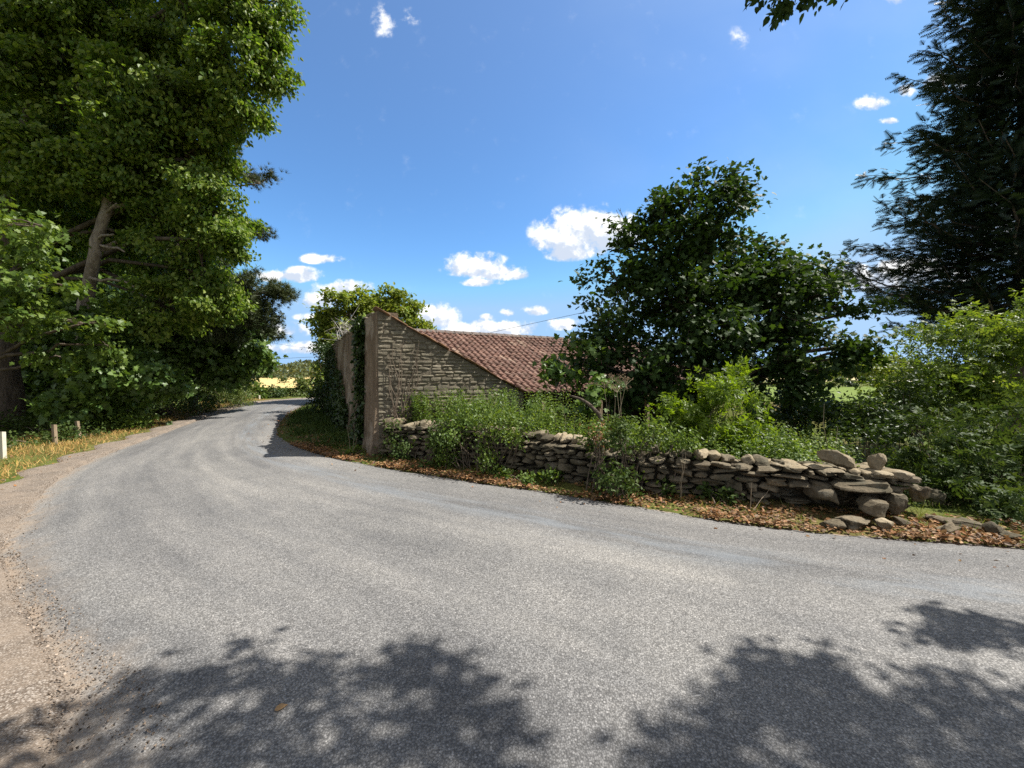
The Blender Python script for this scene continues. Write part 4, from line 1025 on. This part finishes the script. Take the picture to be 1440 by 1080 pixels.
# iron rod, log, dead hogweed
mb = MB(); b = at0(648, 7.6); mb.tube([b, pix(648, 549, 7.6)], [.022, .022], 8); mb.tube([pix(648, 549, 7.6) - [0, 0, .02], pix(648, 547.5, 7.6)], [.03, .026], 8); tag(build(mb, 'iron_rod', M['iron']), 'upright dark iron rod standing in the weeds before the barn end wall', 'rod')
mb = MB(); mb.tube(catmull([at0(852, 6.4), pix(848, 600, 6.4), pix(835, 575, 6.5), pix(818, 562, 6.7), pix(800, 556, 6.9)], 4), np.linspace(.045, .018, 17), 8); tag(build(mb, 'dead_branch', M['bark'], None, True), 'dark curved dead branch leaning out of the weeds near the eave', 'branch')
def hogweed(px, Y, tops, label, umbel=True):
    b = at0(px, Y); root = empty('dead_hogweed', b, label, 'dead plant', 'dead stems behind the wall'); mb = MB(); ubm = simple('dead_umbel', (.16, .10, .065), (.28, .20, .13), 20) if umbel else None
    for (tx, ty) in tops:
        t = pix(tx, ty, Y + rng.normal()*.1); c = curve3(b, t, .02, 6, .03); mb.tube(c, np.linspace(.008, .003, 6) * (1 if umbel else .6), 5)
        if umbel:
            ub = MB()
            for _ in range(11):
                e = t + np.array([rng.normal()*.09, rng.normal()*.09, .06 + rng.random()*.06]); mb.tube([t, e], [.003, .002], 3, cap=False)
                ub.tube([t, e], [.002, .002], 3)
                for _ in range(6): f_ = e + rng.normal(size=3)*.018; ub.tube([e, f_], [.003, .005], 3)
            build(ub, 'umbel', ubm, root)
    build(mb, 'stem', M['deadstem'], root)
hogweed(866, 6.6, [(850, 545), (862, 535), (872, 538), (880, 542), (868, 552)], 'dead hogweed with flat brown seed heads before the big sycamore')
hogweed(800, 6.4, [(778, 578), (790, 570), (812, 575)], 'bare pale dead stems left of the hogweed', False)
hogweed(958, 4.75, [(966, 637), (962, 640)], 'single thin dead stem on the verge against the wall', False)
hogweed(1172, 5.2, [(1160, 568), (1180, 600)], 'thin dry grass stem above the wedge shaped stone', False)
hogweed(492, 7.35, [(488, 606), (498, 612), (502, 615)], 'few bare twigs on the verge beside the barn corner', False)
hogweed(1058, 4.35, [(1060, 680), (1085, 690)], 'pale dry stalks at the wall foot below the shrub', False)
# bare climber on the barn end wall
mb = MB(); st = v3(COR + dB*.35 + nB*.08, 0)
for k in range(16):
    s0, s1 = .35, .35 + rng.normal()*.3; z1 = rng.uniform(.8, 2.2); lo = v3(COR + dB*s0 + nB*.05, .1); hi = v3(COR + dB*np.clip(s1, .05, 1.1) + nB*.05, z1)
    c = curve3(lo, hi, 0, 6, .06); c[:, :2] = (COR + nB*.06) + np.outer((c[:, :2] - COR) @ dB, dB); mb.tube(c, np.linspace(.012, .004, 6), 4)
tag(build(mb, 'bare_climber', M['twig']), 'leafless climber stems on the corner of the barn end wall', 'climber')

# ================================================================== WIRES
def wire(pts, label):
    mb = MB(); mb.tube(catmull(pts, 10), .018, 5); tag(build(mb, 'power_line', M['cable']), label, 'cable', 'overhead cables')
wire([pix(300, 512, 46), pix(420, 503, 46), pix(560, 497, 44), pix(690, 468, 40), pix(815, 441, 36), pix(1000, 402, 30), pix(1500, 330, 22)], 'overhead cable crossing the sky above the barn roof')
wire([pix(360, 478, 60), pix(420, 488, 60), pix(500, 494, 60), pix(600, 500, 62), pix(1130, 488, 70), pix(1240, 486, 66), pix(1500, 478, 60)], 'thin overhead cable low in the sky left of the barn')
mb = MB(); mb.tube([at0(1132, 70), pix(1132, 486, 70)], [.14, .11], 8); mb.box(pix(1132, 489, 70), np.array([.7, 0, 0]), np.array([0, .06, 0]), np.array([0, 0, .06])); tag(build(mb, 'utility_pole', M['darkwood']), 'distant utility pole under the sycamore branch', 'pole')

# ================================================================== VERGES
Lfar = LC[24*4:24*13]
P1 = strip(Lfar, 30000, -.45, -2.6, .8); P1 = P1[~inside(P1, GRAVPOLY) | (rng.random(len(P1)) < .06)]
P1 = P1[np.sin(P1[:, 0]*2.1 + 1) * np.sin(P1[:, 1]*1.7) + rng.normal(size=len(P1))*.4 > -.5]
blades('dry_grass', P1, .11, M['straw'], 'straw coloured dry grass on the left verge', 'grass', .55, wide=1.4)
P2 = strip(Lfar[:24*6], 11000, -.9, -2.4); P2 = P2[np.sin(P2[:, 0]*1.3) * np.sin(P2[:, 1]*1.1 + 2) + rng.normal(size=len(P2))*.2 > .05]
blades('green_grass', P2, .10, M['grass'], 'patches of green grass among the dry verge', 'grass', .5, wide=1.3)
Rn = RC[24*3:24*15]
def litter(name, P, size, label, mat='litter', up=1.0, lift=.03):
    pat = np.sin(P[:, 0]*3.1 + 1.2*np.sin(P[:, 1]*2.3)) * np.sin(P[:, 1]*4.3 + P[:, 0]) + rng.normal(size=len(P))*.45
    P = P[pat > -.25]
    n = len(P); z = np.maximum(gz(P), .0) + rng.random(n)*lift + .006
    A = np.column_stack([rng.normal(size=(n, 2)), rng.normal(size=n)*.25]); Nn = np.column_stack([rng.normal(size=(n, 2))*.5, np.full(n, up)])
    tag(link(name, leaves(name, OVAL6, np.column_stack([P, z]), A, Nn, size*rng.uniform(.5, 1.3, n)), M[mat]), label, 'leaf litter', kind='stuff')
litter('leaf_litter', np.vstack([strip(Rn[24*4+10:], 19000, -.06, .6, 1.7), strip(Rn[:24*5], 3500, -.04, .8)]), .05, 'orange and brown fallen leaves along the foot of the wall')
litter('stray_leaves', strip(Rn, 700, -.7, -.02, 1.0) * np.array([1, 1.]), .035, 'few stray fallen leaves on the lane edge')
litter('left_leaf_litter', strip(Lfar, 5000, -.2, -2.2), .045, 'scattered dead leaves on the left verge')
P3 = strip(RC[24*3:24*8], 20000, .25, 2.6)
Pg = P3[inside(P3, np.vstack([RC[24*3:24*9], [COR], [COR + dA*8.7]]))]
blades('verge_weeds', Pg[np.sin(Pg[:, 0]*2.3)*np.sin(Pg[:, 1]*1.9) + rng.normal(size=len(Pg))*.4 > -.35], .17, M['bramble'], 'rough dark weeds on the verge in front of the barn', 'weeds', .8, wide=3.2)
P4 = strip(Rn[24*3:], 9000, .2, 1.0); blades('wall_foot_grass', P4[rng.random(len(P4)) < .45 + .4*np.sin(P4[:, 0]*3.1)], .10, M['grass'], 'thin grass along the wall foot', 'grass', .6)
P5 = sample_poly([(8, 20), (46, 18), (60, 36), (8, 38)], 200)
# loose chippings on the gravel and road edge
Pc = np.vstack([sample_poly(np.array([gpix(0, 760), gpix(110, 905), gpix(190, 960), gpix(260, 1075), gpix(-300, 1075), gpix(-300, 760)]), 5000), strip(LC[24*5:24*12], 2200, -.5, .2)])
n = len(Pc); zz = np.where(inside(Pc, ROADPOLY), .012, gz(Pc) + .014)
TET = T([(-.5,-.4,-.3), (.5,-.45,-.25), (.1,.55,-.3), (.0,.0,.45), (.4,.3,.1)], [(0,1,3), (1,4,3), (4,2,3), (2,0,3), (1,2,4)])
me = leaves('loose_chippings', TET, np.column_stack([Pc, zz]), rng.normal(size=(n, 3)), rng.normal(size=(n, 3)), rng.uniform(.005, .014, n))
mc, nt, out = new_mat('loose_chip'); gg = N(nt, 'NewGeometry'); surf(nt, out, ramp(nt, gg.outputs['Random Per Island'], [(0, (.10, .08, .06)), (.6, (.24, .185, .14)), (1, (.42, .34, .27))]), .9)
tag(link('loose_chippings', me, mc), 'loose stone chippings on the near gravel verge', 'gravel', kind='stuff')
# one leaf lying in the shade on the lane
c = gpix(376, 1021); mbv = leaves('fallen_leaf', OVAL6, np.array([[c[0], c[1], .028]]), np.array([[.8, .5, .1]]), np.array([[.2, 0, 1.]]), .055)
tag(link('fallen_leaf', mbv, M['litter']), 'single curled dead leaf lying in the tree shade on the lane', 'leaf')

# ================================================================== TREE OVERHEAD, BEHIND THE CAMERA
shL = [(-60, 1075), (60, 1005), (150, 965), (190, 948), (250, 962), (300, 942), (318, 918), (345, 925), (352, 948), (395, 940), (440, 958), (490, 952), (540, 938), (590, 930), (600, 948), (660, 945), (662, 975), (712, 990), (700, 1020), (735, 1055), (725, 1200), (800, 1500), (-300, 1500), (-400, 1150)]
shR = [(890, 1090), (930, 1050), (1010, 1020), (1042, 985), (1055, 935), (1085, 950), (1120, 942), (1160, 912), (1190, 950), (1250, 972), (1300, 985), (1360, 985), (1470, 1010), (1800, 1040), (1800, 1500), (850, 1500)]
shS = [(1260, 910), (1330, 902), (1345, 882), (1400, 890), (1480, 905), (1480, 940), (1400, 930), (1330, 925)]
sun_h = np.array([SUNV[0], SUNV[1]]) / SUNV[2]
CC = []
for poly, n in ((shL, 330), (shR, 430), (shS, 50)):
    W_ = np.array([gpix(*p) for p in poly]); g_ = sample_poly(W_, n)
    h_ = 5.0 + .5*np.sin(g_[:, 0]*1.3 + 1) + rng.random(len(g_))*1.0
    CC.append(np.column_stack([g_ + sun_h*h_[:, None], h_]))
# low branch tip seen at the top of the picture, and the rest of the crown behind
tip = np.array([pix(px - 14 + rng.normal()*8, py + 6 + rng.normal()*5, 2.2) for px, py in [(1072, 6), (1085, 12), (1100, 14), (1105, 22), (1125, 12), (1150, 6), (1080, -10), (1120, -10), (1165, -4), (1190, -10), (1090, 2), (1100, 28), (1135, 4)] for _ in range(2)])
bk = np.column_stack([rng.normal(size=260)*2.5 + 9.0, rng.normal(size=260)*1.6 - 4.2, rng.uniform(6.5, 12, 260)])
CC = np.vstack(CC + [bk]); OO = unit(rng.normal(size=(len(CC), 3)) + [0, 0, -.3])
tb = np.array([9.0, -4.6, -.05])
root = empty('beech_tree', tb, 'broadleaf tree beside the viewer whose branch tip hangs into the top of the picture', 'tree')
mb = MB(); fine = catmull([tb, tb + [-.1, .1, 2.5], tb + [-.2, .3, 5], tb + [-.2, .4, 8], tb + [0, .6, 11.5]], 6); mb.tube(fine, np.linspace(.36, .06, len(fine)), 12)
for tgt in ((2.2, 1.6, 5.4), (3.1, 1.7, 5.8), (5.4, 1.5, 5.3), (6.6, 1.6, 5.8), (4.4, .8, 5.2)):
    lim = curve3(fine[11], tgt, .06, 7, .03); mb.tube(lim, np.linspace(.07, .010, 7), 6)
    near = np.argsort(np.linalg.norm(CC - np.array(tgt), axis=1))[:60]
    for q in near[::4]: mb.tube(curve3(lim[rng.integers(4, 7)], CC[q], .03, 4), np.linspace(.006, .002, 4), 4, cap=False)
lim = curve3(fine[10], pix(1120, -40, 2.2), .04, 6, .02); mb.tube(lim, np.linspace(.04, .006, 6), 6)
for q in tip[::2]: mb.tube(curve3(lim[5], q, 0, 4), np.linspace(.005, .0015, 4), 4, cap=False)
build(mb, 'trunk', M['bark'], root, True)
nt_ = len(tip) * 2; CC2 = np.vstack([CC, tip, tip + rng.normal(size=tip.shape)*.025]); OO2 = np.vstack([OO, unit(rng.normal(size=(nt_, 3)) + [-.3, 0, -.5])])
foliage('crown', CC2, OO2, np.concatenate([np.full(len(CC), 11), np.full(nt_, 5)]), OVAL6, np.concatenate([np.full(len(CC), .085), np.full(nt_, .045)]), M['syc'], root, spread=np.concatenate([np.full(len(CC), .065), np.full(nt_, .022)]), droop=.3)

# ================================================================== SKY, SUN, CAMERA
w = bpy.data.worlds.new('World'); sc.world = w; w.use_nodes = True; nt = w.node_tree; nt.nodes.clear()
sky = N(nt, 'TexSky', sky_type='NISHITA'); sky.sun_disc = False; sky.sun_elevation = SUN_EL; sky.sun_rotation = SUN_AZ
sky.altitude = 50; sky.air_density = 1.0; sky.dust_density = .15; sky.ozone_density = 2.0
tc = N(nt, 'TexCoord'); sp = N(nt, 'SeparateXYZ'); nt.links.new(tc.outputs['Generated'], sp.inputs[0])
yv = math_(nt, 'MAXIMUM', sp.outputs[1], .02)
u = math_(nt, 'DIVIDE', sp.outputs[0], yv); v = math_(nt, 'DIVIDE', sp.outputs[2], yv)
cm = N(nt, 'CombineXYZ'); nt.links.new(u, cm.inputs[0]); nt.links.new(v, cm.inputs[1])
nz = N(nt, 'TexNoise'); nt.links.new(cm.outputs[0], nz.inputs['Vector']); nz.inputs['Scale'].default_value = 16; nz.inputs['Detail'].default_value = 7; nz.inputs['Roughness'].default_value = .6
nz2 = N(nt, 'TexNoise'); sh = N(nt, 'VectorMath', operation='ADD'); nt.links.new(cm.outputs[0], sh.inputs[0]); sh.inputs[1].default_value = (.012, .022, 0)
nt.links.new(sh.outputs[0], nz2.inputs['Vector']); nz2.inputs['Scale'].default_value = 16; nz2.inputs['Detail'].default_value = 5; nz2.inputs['Roughness'].default_value = .6
clouds = [(800, 335, 46, 34, 1), (842, 330, 50, 32, 1), (865, 322, 26, 22, 1), (795, 355, 32, 16, .9), (668, 376, 42, 18, 1), (700, 385, 38, 12, .9), (733, 389, 14, 7, .8), (676, 399, 26, 6, .7),
          (412, 389, 42, 11, .9), (455, 366, 26, 8, .8), (486, 407, 42, 11, .95), (452, 424, 27, 13, .95), (610, 446, 36, 17, 1), (695, 464, 62, 13, 1), (660, 472, 40, 9, .9), (752, 438, 17, 7, .8), (793, 457, 24, 9, .8), (712, 441, 10, 6, .7), (685, 447, 10, 5, .6),
          (398, 466, 34, 12, .7), (385, 490, 34, 8, .7), (430, 490, 36, 9, .7), (440, 447, 24, 6, .5), (1214, 154, 20, 12, .75), (1264, 137, 12, 10, .7), (1298, 126, 22, 13, .75), (1236, 178, 14, 5, .55), (1205, 396, 70, 18, .95), (1290, 388, 70, 20, .95), (1400, 130, 60, 30, .8), (1395, 330, 50, 40, .6),
          (548, 46, 20, 26, .42), (580, 40, 18, 14, .3), (1235, 8, 46, 18, .5), (1080, 42, 14, 14, .4), (1030, 70, 16, 20, .22)]
fld = None; yl = None
for (px, py, a, b, st) in clouds:
    du = math_(nt, 'DIVIDE', math_(nt, 'SUBTRACT', u, (px - 720)/545), a*1.45/545); dv = math_(nt, 'DIVIDE', math_(nt, 'SUBTRACT', v, (HOR - py)/545), b*1.45/545)
    dv = math_(nt, 'MULTIPLY', dv, math_(nt, 'ADD', 1.0, math_(nt, 'MULTIPLY', math_(nt, 'LESS_THAN', dv, 0.0), .35)))
    d2 = math_(nt, 'SQRT', math_(nt, 'ADD', math_(nt, 'MULTIPLY', du, du), math_(nt, 'MULTIPLY', dv, dv)))
    f = math_(nt, 'MULTIPLY', math_(nt, 'SUBTRACT', 1.0, d2, clamp=True), st)
    fld = f if fld is None else math_(nt, 'SMOOTH_MAX', fld, f, .06)
    wv = math_(nt, 'MULTIPLY', f, dv); yl = wv if yl is None else math_(nt, 'ADD', yl, wv)
fld = math_(nt, 'MULTIPLY', fld, math_(nt, 'GREATER_THAN', sp.outputs[1], .05))
nfac = math_(nt, 'SUBTRACT', nz.outputs[0], .5)
dens = math_(nt, 'ADD', fld, math_(nt, 'MULTIPLY', math_(nt, 'MULTIPLY', nfac, 2.1), math_(nt, 'MULTIPLY', math_(nt, 'MULTIPLY', fld, 5.0, clamp=True), 1.0)))
alpha = sstep(nt, dens, .08, .52)
lit = math_(nt, 'ADD', math_(nt, 'MULTIPLY', math_(nt, 'SUBTRACT', nz.outputs[0], nz2.outputs[0]), 2.2), math_(nt, 'MULTIPLY', yl, .9))
shade = sstep(nt, lit, -.22, .26)
ccol = mixc(nt, shade, (.55, .62, .74), (1.0, 1.0, .99))
cl = N(nt, 'VectorMath', operation='SCALE'); nt.links.new(ccol, cl.inputs[0]); cl.inputs['Scale'].default_value = 5.8
hs = N(nt, 'HueSaturation'); put(nt, hs.inputs['Saturation'], math_(nt, 'ADD', 1.0, math_(nt, 'MULTIPLY', math_(nt, 'SUBTRACT', 1.0, sp.outputs[2], clamp=True), .38))); hs.inputs['Value'].default_value = 1.0; hs.inputs['Hue'].default_value = .502; nt.links.new(sky.outputs[0], hs.inputs['Color'])
# thin high veil
nv = N(nt, 'TexNoise'); mpv = N(nt, 'Mapping'); mpv.inputs['Rotation'].default_value = (0, 0, -.7); mpv.inputs['Scale'].default_value = (1, 1.6, 1); nt.links.new(cm.outputs[0], mpv.inputs[0]); nt.links.new(mpv.outputs[0], nv.inputs['Vector']); nv.inputs['Scale'].default_value = 1.6; nv.inputs['Detail'].default_value = 5
veil = math_(nt, 'MULTIPLY', math_(nt, 'MULTIPLY', sstep(nt, nv.outputs[0], .35, .8), sstep(nt, u, -.2, 1.0)), .22)
base = mixc(nt, veil, mixc(nt, 1.0, hs.outputs[0], (1.85, 3.05, 4.7), 'DARKEN'), (3.6, 4.2, 4.8))
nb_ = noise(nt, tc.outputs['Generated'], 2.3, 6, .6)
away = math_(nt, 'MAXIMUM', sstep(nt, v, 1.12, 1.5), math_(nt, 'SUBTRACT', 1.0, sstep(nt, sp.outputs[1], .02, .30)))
fill_clouds = math_(nt, 'MULTIPLY', sstep(nt, nb_, .38, .56), away)  # unseen white cloud cover, added outside the frame as neutral fill light
fin = mixc(nt, fill_clouds, mixc(nt, alpha, base, cl.outputs[0]), (2.9, 2.8, 2.65))
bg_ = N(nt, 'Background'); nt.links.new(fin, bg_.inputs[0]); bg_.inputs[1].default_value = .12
ow = N(nt, 'OutputWorld'); nt.links.new(bg_.outputs[0], ow.inputs[0])

sl = bpy.data.lights.new('sun', 'SUN'); sl.energy = 5.0; sl.angle = math.radians(.53); sl.color = (1, .955, .88)
so_ = bpy.data.objects.new('sun', sl); so_.rotation_euler = Vector(SUNV).to_track_quat('Z', 'Y').to_euler(); so_.location = (20, 20, 40); COL.objects.link(so_)
cam = bpy.data.cameras.new('camera'); cam.sensor_fit = 'HORIZONTAL'; cam.sensor_width = 36; cam.lens = 36 * F; cam.clip_start = .05; cam.clip_end = 5000
co = bpy.data.objects.new('camera', cam); co.location = (0, 0, EYE); co.rotation_euler = (math.pi/2 - pitch, 0, 0); COL.objects.link(co); sc.camera = co
sc.view_settings.view_transform = 'Standard'; sc.view_settings.look = 'None'; sc.view_settings.exposure = .85; sc.view_settings.gamma = 1
cy = sc.cycles
cy.max_bounces = 6; cy.diffuse_bounces = 3; cy.glossy_bounces = 2; cy.transmission_bounces = 4; cy.transparent_max_bounces = 4
cy.use_denoising = False
